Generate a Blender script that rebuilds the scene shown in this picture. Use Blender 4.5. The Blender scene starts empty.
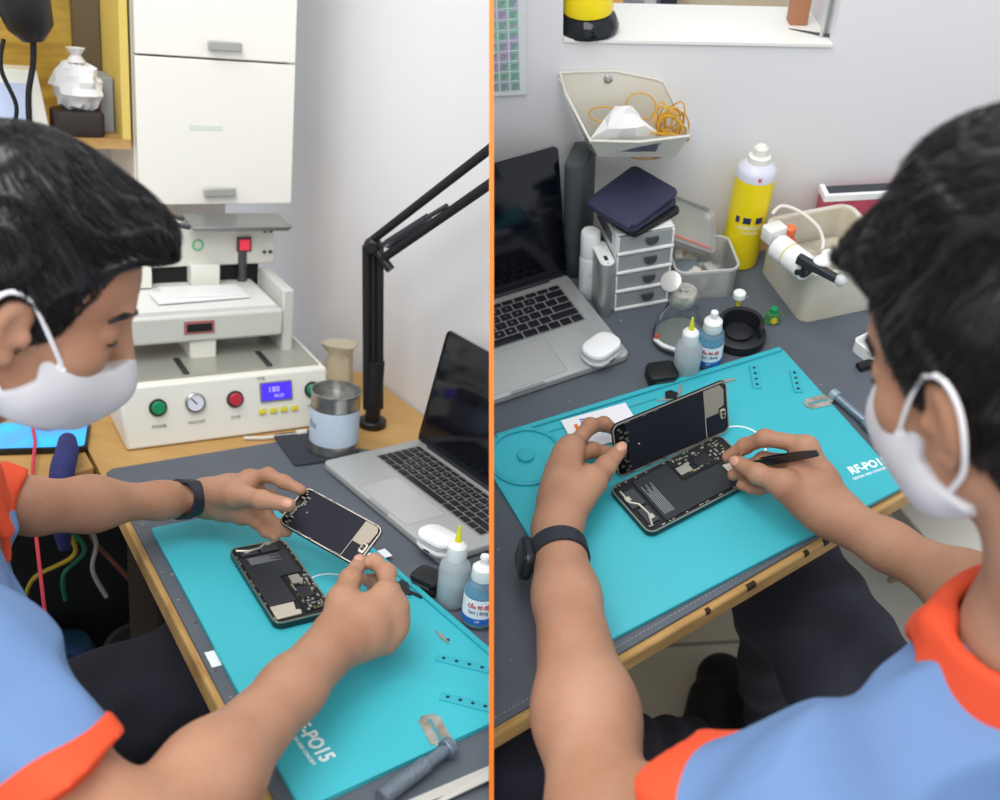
import bpy, bmesh, math, random
import numpy as np
from math import sin, cos, radians, pi, sqrt, atan2
from mathutils import Vector, Matrix

SC = bpy.context.scene
COL = SC.collection
RND = random.Random(7)

# ---------------------------------------------------------------- the two work places
# Each bench is laid out in its own level frame (z up, bench top at z = 0) and then
# moved as one rigid body to where it stands in front of the camera.
class Half:
    def __init__(s, pitch, roll, h):
        p = radians(pitch); r = radians(roll)
        z = np.array([sin(r)*cos(p), -cos(r)*cos(p), -sin(p)])
        f = np.array([0, 0, 1.0])
        y = f - (f@z)*z; y /= np.linalg.norm(y); x = np.cross(y, z)
        s.M = np.stack([x, y, z]); s.o = np.array([0, 0, h]); s.things = []
    def ray(s, px, py): return s.M@np.array([(px-500)/1000, (py-400)/1000, 1.0])
    def G(s, px, py, z=0.0):
        d = s.ray(px, py); return Vector(s.o+d*((z-s.o[2])/d[2]))
    def P(s, px, py, t): return Vector(s.o+s.ray(px, py)*t)
    def W(s, px, py, A, ang):
        a = radians(ang); n = np.array([-sin(a), cos(a), 0]); d = s.ray(px, py)
        return Vector(s.o+d*((n@(np.array([A[0], A[1], 0])-s.o))/(n@d)))
    def pix(s, q):
        c = s.M.T@(np.array(q)-s.o); return (500+1000*c[0]/c[2], 400+1000*c[1]/c[2], c[2])
LH = Half(23, 7, .68)
RH = Half(45, -3, .92)
CUR = LH

CAM_Z = 1.70
CAM_PITCH = 34
_p = radians(CAM_PITCH)
MAIN = np.stack([[1, 0, 0], [0, -sin(_p), cos(_p)], [0, -cos(_p), -sin(_p)]])   # cam(x right,y down,z fwd) -> world rows
def rigid(h):
    R = MAIN@h.M.T
    T = Matrix([list(R[i])+[0] for i in range(3)]+[[0, 0, 0, 1]])
    return Matrix.Translation((0, 0, CAM_Z))@T@Matrix.Translation(-Vector(h.o))

# ---------------------------------------------------------------- materials
def lin(c):
    return tuple((v/255/12.92 if v/255 <= .04045 else ((v/255+.055)/1.055)**2.4) for v in c)
MATS = {}
def pm(name, rgb, rough=.5, metal=0, trans=0, bump=0, bscale=60, var=0, vscale=8, rgb2=None, alpha=1, emit=0, ior=1.45, sss=0, spec=.5, coat=0):
    if name in MATS: return MATS[name]
    m = bpy.data.materials.new(name); m.use_nodes = True
    nt = m.node_tree; b = nt.nodes['Principled BSDF']; L = nt.links
    c = lin(rgb)+(1,)
    b.inputs['Base Color'].default_value = c
    b.inputs['Roughness'].default_value = rough
    b.inputs['Metallic'].default_value = metal
    b.inputs['Transmission Weight'].default_value = trans
    b.inputs['IOR'].default_value = ior
    b.inputs['Alpha'].default_value = alpha
    b.inputs['Specular IOR Level'].default_value = spec
    b.inputs['Coat Weight'].default_value = coat
    if sss:
        b.inputs['Subsurface Weight'].default_value = sss
        b.inputs['Subsurface Radius'].default_value = (.012, .004, .002)
        b.inputs['Subsurface Scale'].default_value = .5
    if emit:
        b.inputs['Emission Color'].default_value = c; b.inputs['Emission Strength'].default_value = emit
    tc = None
    if var or bump or rgb2:
        tc = nt.nodes.new('ShaderNodeTexCoord')
    if var or rgb2:
        n = nt.nodes.new('ShaderNodeTexNoise'); n.inputs['Scale'].default_value = vscale; n.inputs['Detail'].default_value = 5
        L.new(tc.outputs['Object'], n.inputs['Vector'])
        r = nt.nodes.new('ShaderNodeValToRGB')
        r.color_ramp.elements[0].position = .35; r.color_ramp.elements[1].position = .65
        c2 = lin(rgb2)+(1,) if rgb2 else tuple(min(1, v*(1-var)) for v in c[:3])+(1,)
        r.color_ramp.elements[0].color = c2; r.color_ramp.elements[1].color = c
        L.new(n.outputs['Fac'], r.inputs['Fac']); L.new(r.outputs['Color'], b.inputs['Base Color'])
    if bump:
        n = nt.nodes.new('ShaderNodeTexNoise'); n.inputs['Scale'].default_value = bscale; n.inputs['Detail'].default_value = 6
        L.new(tc.outputs['Object'], n.inputs['Vector'])
        k = nt.nodes.new('ShaderNodeBump'); k.inputs['Strength'].default_value = bump; k.inputs['Distance'].default_value = .004
        L.new(n.outputs['Fac'], k.inputs['Height']); L.new(k.outputs['Normal'], b.inputs['Normal'])
    MATS[name] = m
    return m

def thin(name, rgb, see=.5, rough=.3, transl=.5, rgb2=None, vscale=14):
    "thin translucent plastic: partly clear, partly milky"
    if name in MATS: return MATS[name]
    m = bpy.data.materials.new(name); m.use_nodes = True; nt = m.node_tree; L = nt.links; nt.nodes.clear()
    out = nt.nodes.new('ShaderNodeOutputMaterial'); tr = nt.nodes.new('ShaderNodeBsdfTransparent'); df = nt.nodes.new('ShaderNodeBsdfDiffuse'); tl = nt.nodes.new('ShaderNodeBsdfTranslucent'); gl = nt.nodes.new('ShaderNodeBsdfGlossy')
    m1, m2, m3 = (nt.nodes.new('ShaderNodeMixShader') for _ in range(3)); fr = nt.nodes.new('ShaderNodeFresnel'); fr.inputs['IOR'].default_value = 1.4
    c = lin(rgb)+(1,); tr.inputs['Color'].default_value = tuple(.5+.5*v for v in c[:3])+(1,)
    for n in (df, tl): n.inputs['Color'].default_value = c
    if rgb2:
        tc = nt.nodes.new('ShaderNodeTexCoord'); n = nt.nodes.new('ShaderNodeTexNoise'); n.inputs['Scale'].default_value = vscale; r = nt.nodes.new('ShaderNodeValToRGB')
        r.color_ramp.elements[0].position = .35; r.color_ramp.elements[1].position = .65; r.color_ramp.elements[0].color = lin(rgb2)+(1,); r.color_ramp.elements[1].color = c
        L.new(tc.outputs['Object'], n.inputs['Vector']); L.new(n.outputs['Fac'], r.inputs['Fac'])
        for k in (df, tl): L.new(r.outputs['Color'], k.inputs['Color'])
    gl.inputs['Roughness'].default_value = rough
    m1.inputs[0].default_value = transl; L.new(df.outputs[0], m1.inputs[1]); L.new(tl.outputs[0], m1.inputs[2])
    m2.inputs[0].default_value = see; L.new(m1.outputs[0], m2.inputs[1]); L.new(tr.outputs[0], m2.inputs[2])
    L.new(fr.outputs[0], m3.inputs[0]); L.new(m2.outputs[0], m3.inputs[1]); L.new(gl.outputs[0], m3.inputs[2]); L.new(m3.outputs[0], out.inputs['Surface'])
    MATS[name] = m
    return m

def wood(name, a, b_, scale=(3, 40, 40), rot=0):
    if name in MATS: return MATS[name]
    m = pm(name, a, .55); nt = m.node_tree; L = nt.links; b = nt.nodes['Principled BSDF']
    tc = nt.nodes.new('ShaderNodeTexCoord'); mp = nt.nodes.new('ShaderNodeMapping'); n = nt.nodes.new('ShaderNodeTexNoise')
    mp.inputs['Scale'].default_value = scale; mp.inputs['Rotation'].default_value = (0, 0, rot); n.inputs['Scale'].default_value = 3; n.inputs['Detail'].default_value = 8
    L.new(tc.outputs['Object'], mp.inputs['Vector']); L.new(mp.outputs['Vector'], n.inputs['Vector'])
    r = nt.nodes.new('ShaderNodeValToRGB'); r.color_ramp.elements[0].position = .3; r.color_ramp.elements[1].position = .68
    r.color_ramp.elements[0].color = lin(b_)+(1,); r.color_ramp.elements[1].color = lin(a)+(1,)
    L.new(n.outputs['Fac'], r.inputs['Fac']); L.new(r.outputs['Color'], b.inputs['Base Color'])
    return m

# ---------------------------------------------------------------- mesh builder
class B:
    def __init__(s): s.bm = bmesh.new(); s.m = Matrix.Identity(4)
    def _v(s, pts): return [s.bm.verts.new(s.m@Vector(p)) for p in pts]
    def _f(s, vs):
        try: return s.bm.faces.new(vs)
        except ValueError: return None
    def at(s, loc=(0, 0, 0), rz=0, rx=0, ry=0):
        s.m = Matrix.Translation(loc)@Matrix.Rotation(rz, 4, 'Z')@Matrix.Rotation(ry, 4, 'Y')@Matrix.Rotation(rx, 4, 'X'); return s
    def box(s, x0, x1, y0, y1, z0, z1):
        return s.hexa([(x0, y0, z0), (x1, y0, z0), (x1, y1, z0), (x0, y1, z0)], [(x0, y0, z1), (x1, y0, z1), (x1, y1, z1), (x0, y1, z1)])
    def hexa(s, lo, hi):
        a = s._v(lo); b = s._v(hi); n = len(a)
        s._f(a[::-1]); s._f(b)
        for i in range(n): s._f([a[i], a[(i+1) % n], b[(i+1) % n], b[i]])
        return s
    def prism(s, poly, z0, z1):
        return s.hexa([(p[0], p[1], z0) for p in poly], [(p[0], p[1], z1) for p in poly])
    def loft(s, rings, cap=True, closed=True):
        R = [s._v(r) for r in rings]; n = len(R[0])
        for a, b in zip(R, R[1:]):
            for i in range(n if closed else n-1): s._f([a[i], a[(i+1) % n], b[(i+1) % n], b[i]])
        if cap: s._f(R[0][::-1]); s._f(R[-1])
        return s
    def rbox(s, w, d, h, r, z0=0, bev=.0, c=(0, 0), seg=6, top=1.0):
        "slab with rounded plan corners, top and bottom rims eased by bev"
        def ring(ins, z, k=1.0):
            return [((x)*k+c[0], (y)*k+c[1], z) for x, y in rrect(w-2*ins, d-2*ins, max(r-ins, .0004), seg)]
        rings = [ring(0, z0), ring(0, z0+h, top)]
        if bev:
            rings = [ring(bev, z0), ring(bev*.3, z0+bev*.3), ring(0, z0+bev), ring(0, z0+h-bev, top), ring(bev*.3, z0+h-bev*.3, top), ring(bev, z0+h, top)]
        return s.loft(rings)
    def lathe(s, prof, seg=28, c=(0, 0, 0), cap=True, sy=1):
        return s.loft([[(c[0]+r*cos(2*pi*i/seg), c[1]+sy*r*sin(2*pi*i/seg), c[2]+z) for i in range(seg)] for r, z in prof], cap)
    def cyl(s, p, r, h, seg=24, r2=None, bev=0):
        r2 = r if r2 is None else r2
        pr = [(r, 0), (r2, h)] if not bev else [(r-bev, 0), (r, bev), (r2, h-bev), (r2-bev, h)]
        return s.lathe(pr, seg, p)
    def cap(s, a, b, r, r2=None, seg=16):
        "straight rod from a to b"
        return s.tube([a, b], [r, r if r2 is None else r2], seg)
    def tube(s, pts, r, seg=8, closed=False, sy=1):
        pts = [Vector(p) for p in pts]; n = len(pts); rr = r if isinstance(r, (list, tuple)) else [r]*n
        rings = []; up = None
        for i, p in enumerate(pts):
            if closed: t = pts[(i+1) % n]-pts[i-1]
            else: t = pts[min(i+1, n-1)]-pts[max(i-1, 0)]
            t.normalize()
            if up is None: up = Vector((0, 0, 1)) if abs(t.z) < .9 else Vector((1, 0, 0))
            x = up.cross(t).normalized(); y = t.cross(x); up = y
            rings.append([p+x*(rr[i]*cos(2*pi*k/seg))+y*(sy*rr[i]*sin(2*pi*k/seg)) for k in range(seg)])
        if closed: rings.append(rings[0])
        if not closed: return s.loft(rings)
        R = [s._v(q) for q in rings[:-1]]
        for i in range(n):
            a, b = R[i], R[(i+1) % n]
            for k in range(seg): s._f([a[k], a[(k+1) % seg], b[(k+1) % seg], b[k]])
        return s
    def ball(s, c, r, seg=20, rings=12, rot=None):
        r = (r, r, r) if not isinstance(r, (tuple, list)) else r
        out = []
        for j in range(rings+1):
            t = pi*j/rings; t = min(max(t, .02), pi-.02)
            out.append([(c[0]+r[0]*sin(t)*cos(2*pi*i/seg), c[1]+r[1]*sin(t)*sin(2*pi*i/seg), c[2]-r[2]*cos(t)) for i in range(seg)])
        return s.loft(out)
    def torus(s, c, R, r, seg=32, sub=8, rx=0):
        pts = [(c[0]+R*cos(2*pi*i/seg), c[1]+R*sin(2*pi*i/seg), c[2]) for i in range(seg)]
        return s.tube(pts, r, sub, closed=True)
    def add_text(s, txt, size, loc=(0, 0, 0), rz=0, sx=1.0, off=0.0, ext=.0002, align='CENTER', bend=None, m=None, spacing=1.0):
        cu = bpy.data.curves.new('t', 'FONT'); cu.body = txt; cu.size = size; cu.extrude = ext; cu.offset = off
        cu.align_x = align; cu.align_y = 'CENTER'; cu.resolution_u = 2; cu.space_character = spacing
        o = bpy.data.objects.new('t', cu); COL.objects.link(o)
        dg = bpy.context.evaluated_depsgraph_get(); me = bpy.data.meshes.new_from_object(o.evaluated_get(dg))
        M = m if m is not None else Matrix.Translation(loc)@Matrix.Rotation(rz, 4, 'Z')
        vs = []
        for v in me.vertices:
            p = Vector((v.co.x*sx, v.co.y, v.co.z))
            p = bend(p) if bend else M@p
            vs.append(s.bm.verts.new(s.m@p))
        for f in me.polygons: s._f([vs[i] for i in f.vertices])
        bpy.data.objects.remove(o); bpy.data.curves.remove(cu); bpy.data.meshes.remove(me)
        return s

def rrect(w, d, r, seg=6):
    r = min(r, w/2-1e-5, d/2-1e-5); out = []
    for cx, cy, a0 in ((w/2-r, d/2-r, 0), (-w/2+r, d/2-r, 90), (-w/2+r, -d/2+r, 180), (w/2-r, -d/2+r, 270)):
        for i in range(seg+1):
            a = radians(a0+90*i/seg); out.append((cx+r*cos(a), cy+r*sin(a)))
    return out
def wallring(B_, w, d, h, t, r, z0=0, floor=None, c=(0, 0), seg=6, flare=1.0):
    "open tray: outer wall, rim, inner wall, floor"
    def ring(W, D, R, z, k=1): return [(x*k+c[0], y*k+c[1], z) for x, y in rrect(W, D, R, seg)]
    fl = t if floor is None else floor
    B_.loft([ring(w, d, r, z0), ring(w, d, r, z0+h, flare), ring(w-2*t, d-2*t, max(r-t, .0005), z0+h, flare), ring(w-2*t, d-2*t, max(r-t, .0005), z0+fl)])
    return B_

def ringwall(B_, w, d, h, t, r, z0=0, c=(0, 0), seg=6):
    "open frame without a floor"
    def ring(W, D, R, z): return [(x+c[0], y+c[1], z) for x, y in rrect(W, D, R, seg)]
    a = [ring(w, d, r, z0), ring(w, d, r, z0+h), ring(w-2*t, d-2*t, max(r-t, .0005), z0+h), ring(w-2*t, d-2*t, max(r-t, .0005), z0)]
    V = [B_._v(q) for q in a]; n = len(V[0])
    for A_, C_ in zip(V, V[1:]+V[:1]):
        for i in range(n): B_._f([A_[i], A_[(i+1) % n], C_[(i+1) % n], C_[i]])
    return B_

def mesh_obj(b, name, mat, sharp=35, weld=1e-6):
    bm = b.bm if isinstance(b, B) else b
    bmesh.ops.recalc_face_normals(bm, faces=bm.faces[:])
    me = bpy.data.meshes.new(name); bm.to_mesh(me); bm.free()
    for p in me.polygons: p.use_smooth = True
    me.set_sharp_from_angle(angle=radians(sharp))
    for m in (mat if isinstance(mat, (list, tuple)) else [mat]): me.materials.append(m)
    o = bpy.data.objects.new(name, me); COL.objects.link(o)
    return o
def bevel(o, w, seg=2):
    md = o.modifiers.new('bevel', 'BEVEL'); md.width = w; md.segments = seg; md.limit_method = 'ANGLE'; md.angle_limit = radians(40); return o
def props(o, label=None, cat=None, group=None, kind=None):
    for k, v in (('label', label), ('category', cat), ('group', group), ('kind', kind)):
        if v: o[k] = v
    return o
def thing(name, label, cat, loc=(0, 0, 0), rz=0, group=None, mx=None):
    o = bpy.data.objects.new(name, None); COL.objects.link(o); o.empty_display_size = .02
    o.matrix_basis = mx if mx is not None else Matrix.Translation(loc)@Matrix.Rotation(rz, 4, 'Z')
    props(o, label, cat, group); CUR.things.append(o)
    return o
def part(b, name, mat, parent, bev=0, label=None, sharp=35, absolute=None):
    o = mesh_obj(b, name, mat, sharp); o.parent = parent
    if absolute is not None: o.data.transform(absolute.matrix_basis.inverted())
    if bev: bevel(o, bev)
    if label: o['label'] = label
    return o
def solo(b, name, mat, label, cat, loc=(0, 0, 0), rz=0, group=None, bev=0, kind=None, sharp=35, mx=None):
    o = mesh_obj(b, name, mat, sharp)
    o.matrix_basis = mx if mx is not None else Matrix.Translation(loc)@Matrix.Rotation(rz, 4, 'Z')
    if bev: bevel(o, bev)
    props(o, label, cat, group, kind); CUR.things.append(o)
    return o
def struct(b, name, mat, bev=0, parent=None):
    o = mesh_obj(b, name, mat)
    if parent: o.parent = parent
    else:
        o['kind'] = 'structure'; CUR.things.append(o)
    if bev: bevel(o, bev)
    return o
def copy_thing(root, mx, label, group=None, name=None):
    r = root.copy(); COL.objects.link(r); r.matrix_basis = mx; r['label'] = label
    if group: r['group'] = group
    def kids(src, dst):
        for ch in list(src.children):
            c = ch.copy(); COL.objects.link(c); c.parent = dst; kids(ch, c)
    kids(root, r); CUR.things.append(r)
    return r
def frame(o, x, y=None, z=None):
    "matrix with origin o, x axis along x, y axis near y"
    x = Vector(x).normalized()
    if z is not None: z = Vector(z).normalized(); y = z.cross(x).normalized(); x = y.cross(z)
    else:
        z = x.cross(Vector(y)).normalized(); y = z.cross(x)
    M = Matrix.Identity(4)
    for i in range(3): M[i][0] = x[i]; M[i][1] = y[i]; M[i][2] = z[i]; M[i][3] = o[i]
    return M
def smooth_path(pts, k=6):
    P_ = [Vector(p) for p in pts]; out = []
    for i in range(len(P_)-1):
        p0, p1, p2, p3 = P_[max(i-1, 0)], P_[i], P_[i+1], P_[min(i+2, len(P_)-1)]
        for j in range(k):
            t = j/k; out.append(.5*((2*p1)+(p2-p0)*t+(2*p0-5*p1+4*p2-p3)*t*t+(3*p1-p0-3*p2+p3)*t**3))
    return out+[P_[-1]]
def ang(a, b): return atan2(b[1]-a[1], b[0]-a[0])

# ---------------------------------------------------------------- shared materials
TEAL = pm('teal_silicone', (66, 186, 200), .5, var=.05, vscale=5, spec=.35)
TEAL_D = pm('teal_silicone_edge', (58, 176, 190), .5, spec=.35)
RUBBER = pm('grey_rubber_sheet', (92, 99, 108), .62, var=.12, vscale=9, bump=.05, bscale=300)
PLY = wood('plywood', (200, 160, 100), (182, 140, 82), (2, 7, 7))
PLYEDGE = wood('plywood_worn_edge', (208, 170, 106), (166, 126, 72), (5, 9, 9))
WALL = pm('wall_paint', (230, 230, 232), .6, var=.035, vscale=3, bump=.05, bscale=18)
BLACK = pm('black_plastic', (24, 25, 28), .42)
BLACKM = pm('black_matte', (22, 22, 25), .7)
GREYM = pm('dark_grey_plastic', (58, 62, 68), .5)
WHITE = pm('white_plastic', (236, 238, 238), .35)
WHITEG = pm('white_gloss', (244, 245, 246), .15, coat=.4)
CREAM = pm('cream_enamel', (232, 232, 222), .4)
SILVER = pm('satin_aluminium', (176, 178, 180), .38, metal=.75)
STEEL = pm('steel', (190, 192, 195), .25, metal=1)
STEEL_D = pm('dark_steel', (96, 98, 102), .35, metal=.9)
PRINT = pm('white_print', (240, 246, 246), .6)
INK = pm('black_ink', (30, 32, 36), .6)
SCREEN = pm('laptop_glass', (10, 13, 22), .12, spec=.5)
KEYB = pm('key_black', (26, 26, 32), .5)
LEGEND = pm('key_legend', (190, 192, 198), .6)
CLEARP = pm('clear_plastic', (236, 240, 238), .12, trans=.9, ior=1.2)
FROST = pm('frosted_plastic', (226, 224, 214), .35, trans=.55, ior=1.2)
GLASS = pm('clear_glass', (246, 250, 250), .03, trans=1, ior=1.3)
YELLOW = pm('yellow_paint', (246, 222, 20), .35)
YTIP = pm('yellow_nozzle', (226, 222, 40), .4)
# ---------------------------------------------------------------- builders used on both benches
def silicone_mat(h, q, label, rail_pts, txt_px, sub_px, strips, disc=None, circle=None):
    "q: front-left, front-right, back-right, back-left (ground points)"
    a = ang(q[0], q[1]); th = thing('repair_mat', label, 'mat', (q[0].x, q[0].y, .0042), a)
    inv = th.matrix_basis.inverted()
    loc = lambda p: inv@Vector((p[0], p[1], 0))
    Q = [loc(p) for p in q]
    def rounded(P, r, seg=6):
        out = []
        for i, p in enumerate(P):
            u = (P[i-1]-p).normalized(); v = (P[(i+1) % len(P)]-p).normalized(); rr = r[i]
            for k in range(seg+1):
                t = k/seg; s1 = p+u*rr; s2 = p+v*rr
                out.append(tuple((s1*(1-t)**2+p*2*t*(1-t)+s2*t*t)[:2]))
        return out
    b = B(); T = .005
    pl = rounded(Q, (.006, .006, .008, .03))
    c = sum((Vector((x, y)) for x, y in pl), Vector((0, 0)))/len(pl)
    b.loft([[(x, y, 0) for x, y in pl], [(x, y, T) for x, y in pl], [(c.x+(x-c.x)*.994, c.y+(y-c.y)*.994, T+.0008) for x, y in pl]])
    part(b, 'sheet', TEAL, th)
    # raised outer rail along the back, with the groove lip in front of it
    A, Bq = Q[3], Q[2]
    d = (Bq-A).normalized(); n = Vector((d.y, -d.x, 0))       # towards the front
    L = (Bq-A).length
    b = B()
    def bar(s0, s1, o0, o1, z0, z1):
        P = [A+d*s0+n*o0, A+d*s1+n*o0, A+d*s1+n*o1, A+d*s0+n*o1]
        b.hexa([(p.x, p.y, z0) for p in P], [(p.x, p.y, z1) for p in P])
    bar(.03, L-.004, .001, .008, T, T+.005)
    part(b, 'rail', TEAL_D, th, bev=.0015)
    b = B(); bar(.09, L*.55, .020, .0225, T, T+.0025)
    P1 = A+d*L*.55+n*.0212
    b.tube([P1+d*(.012*sin(t))+n*(.012-.012*cos(t))+Vector((0, 0, T+.001)) for t in [k*pi/2/8 for k in range(9)]], .0013, 6)
    part(b, 'groove_lip', TEAL_D, th)
    for sp in strips:                                         # perforated bit holders
        p0, p1 = loc(h.G(*sp[0], .006)), loc(h.G(*sp[1], .006)); e = (p1-p0); l = e.length; e.normalize(); m = Vector((-e.y, e.x, 0))
        b = B(); w = .0055
        P = [p0-m*w, p1-m*w, p1+m*w, p0+m*w]
        b.hexa([(p.x, p.y, T) for p in P], [(p.x, p.y, T+.003) for p in P])
        o = part(b, 'bit_holder', TEAL_D, th, bev=.0008)
        b = B()
        for k in range(4):
            c_ = p0+e*(l*(.14+.24*k)); b.cyl((c_.x, c_.y, T+.0028), .0021, .0005, 12)
        part(b, 'holes', pm('mat_hole', (12, 60, 70), .7), o)
    if disc:
        c_ = loc(h.G(*disc, .006)); b = B()
        b.lathe([(.047, T), (.047, T+.004), (.0445, T+.005), (.042, T+.004), (.042, T+.0012), (.041, T+.001)], 48, (c_.x, c_.y, 0), cap=False)
        o = part(b, 'magnet_tray', TEAL_D, th)
        b = B(); b.cyl((c_.x, c_.y, T), .0105, .006, 28, bev=.0012); part(b, 'tray_knob', TEAL_D, o)
    if circle:
        c_ = loc(h.G(*circle[0], .006)); b = B(); b.lathe([(circle[1], T+.0009), (circle[1]+.0011, T+.0012), (circle[1]+.0022, T+.0009)], 48, (c_.x, c_.y, 0), cap=False)
        part(b, 'printed_circle', PRINT, th)
    b = B(); z = T+.0009
    p = loc(h.G(*txt_px[0], .006)); p2 = loc(h.G(*txt_px[1], .006)); r = ang(p, p2); l = (p2-p).length
    mid = (p+p2)/2
    b.add_text('RF-PO15', l*.30, (mid.x, mid.y, z), r, .86, .0006, .0003)
    p = loc(h.G(*sub_px[0], .006)); p2 = loc(h.G(*sub_px[1], .006)); mid = (p+p2)/2; l = (p2-p).length
    b.add_text('DESIGN AND CONCEPT', l*.095, (mid.x, mid.y, z), ang(p, p2), .9, .0001, .0003)
    part(b, 'lettering', PRINT, th, label='white printed lettering')
    return th

def open_phone(h, mx, label, Lx, Wy, cam_end_plate=True):
    "opened handset lying on its back glass; x runs from the charging-port end to the camera end"
    th = thing('opened_phone', label, 'phone', mx=mx)
    hull = pm('phone_shell', (22, 44, 46), .3); dark = pm('phone_inside', (20, 21, 24), .55)
    b = B(); b.rbox(Lx, Wy, .0075, .0105, 0, .0016, seg=8); wall = part(b, 'back_shell', hull, th)
    b = B(); ringwall(b, Lx-.0008, Wy-.0008, .0014, .0016, .0103, .0070, seg=8); part(b, 'rim', pm('phone_rim', (150, 148, 140), .35, metal=.8), th)
    z = .0076
    b = B(); b.rbox(Lx-.006, Wy-.006, .0004, .008, z-.0004); part(b, 'tray', dark, th)
    # L shaped battery
    x0, x1, xm = -Lx*.33, Lx*.30, -Lx*.02; y0, y1, ym = -Wy*.43, Wy*.40, Wy*.02
    b = B(); b.prism([(x0, y0), (x1, y0), (x1, ym), (xm, ym), (xm, y1), (x0, y1)], z, z+.0022); bat = part(b, 'battery', pm('battery_wrap', (38, 42, 48), .45), th, bev=.0006)
    b = B()
    for k in range(7):
        b.box(x0+.004+.0021*k, x0+.0048+.0021*k, y0+.008, y1-.012-(k*5 % 3)*.006, z+.0022, z+.0023)
    part(b, 'printed_lines', pm('battery_print', (150, 152, 156), .6), bat)
    # logic board beside the battery
    b = B(); b.box(xm+.003, Lx*.44, ym+.003, Wy*.43, z, z+.0010); brd = part(b, 'logic_board', pm('board_black', (26, 28, 30), .45), th)
    shield = pm('shield_can', (186, 184, 176), .35, metal=.7); gold = pm('contact_gold', (190, 168, 110), .35, metal=.8)
    r = random.Random(3); b = B(); b2 = B(); b3 = B()
    W_ = Lx*.44-xm-.006; D_ = Wy*.43-ym-.006
    for i in range(14):
        for j in range(6):
            cx = xm+.006+W_*(i+.2+.5*r.random())/14; cy = ym+.005+D_*(j+.2+.5*r.random())/6
            w = .0012+.0035*r.random(); d = .001+.0028*r.random(); q = r.random(); bb = b if q < .5 else b2 if q < .62 else b3
            bb.box(cx-w/2, cx+w/2, cy-d/2, cy+d/2, z+.001, z+.0017+.0008*r.random())
    b.box(xm+.004, xm+.021, ym+.008, ym+.02, z+.001, z+.0026); b3.box(xm+.03, xm+.05, ym+.006, ym+.022, z+.001, z+.0024)
    part(b, 'shield_cans', shield, brd); part(b2, 'contacts', gold, brd); part(b3, 'chips', pm('chip_black', (34, 36, 42), .35), brd)
    # camera plate at one end, speaker and taptic module at the other
    b = B()
    b.prism([(Lx*.31, -Wy*.43), (Lx*.455, -Wy*.43), (Lx*.455, -Wy*.02), (Lx*.41, Wy*.0), (Lx*.40, -Wy*.07), (Lx*.31, -Wy*.03)], z, z+.0024)
    part(b, 'camera_plate', pm('camera_plate', (206, 200, 184), .42, metal=.35), th, bev=.0008)
    b = B(); b.box(-Lx*.47, -Lx*.355, -Wy*.02, Wy*.30, z, z+.0024); b.box(-Lx*.45, -Lx*.36, -Wy*.36, -Wy*.06, z, z+.0022)
    part(b, 'speaker_module', GREYM, th, bev=.0008)
    b = B(); b.tube([(-Lx*.46, -Wy*.38, z+.001), (-Lx*.44, -Wy*.40, z+.002), (-Lx*.40, -Wy*.2, z+.0026), (-Lx*.41, 0, z+.0028), (-Lx*.455, Wy*.1, z+.0026), (-Lx*.455, Wy*.34, z+.0024)], .0014, 6)
    b.box(-Lx*.47, -Lx*.43, Wy*.12, Wy*.20, z+.0022, z+.0032); b.box(-Lx*.41, -Lx*.38, -Wy*.3, -Wy*.22, z+.0022, z+.003)
    part(b, 'flex_cable', pm('flex_silver', (200, 196, 184), .4, metal=.5), th)
    b = B(); r = random.Random(11)
    for k in range(26):
        t = r.random(); sgn = 1 if k % 2 else -1
        x = -Lx*.46+Lx*.92*t; b.box(x, x+.002+.003*r.random(), sgn*Wy*.452-.0007, sgn*Wy*.452+.0007, z, z+.0013)
    part(b, 'edge_screws', shield, th)
    return th

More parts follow.
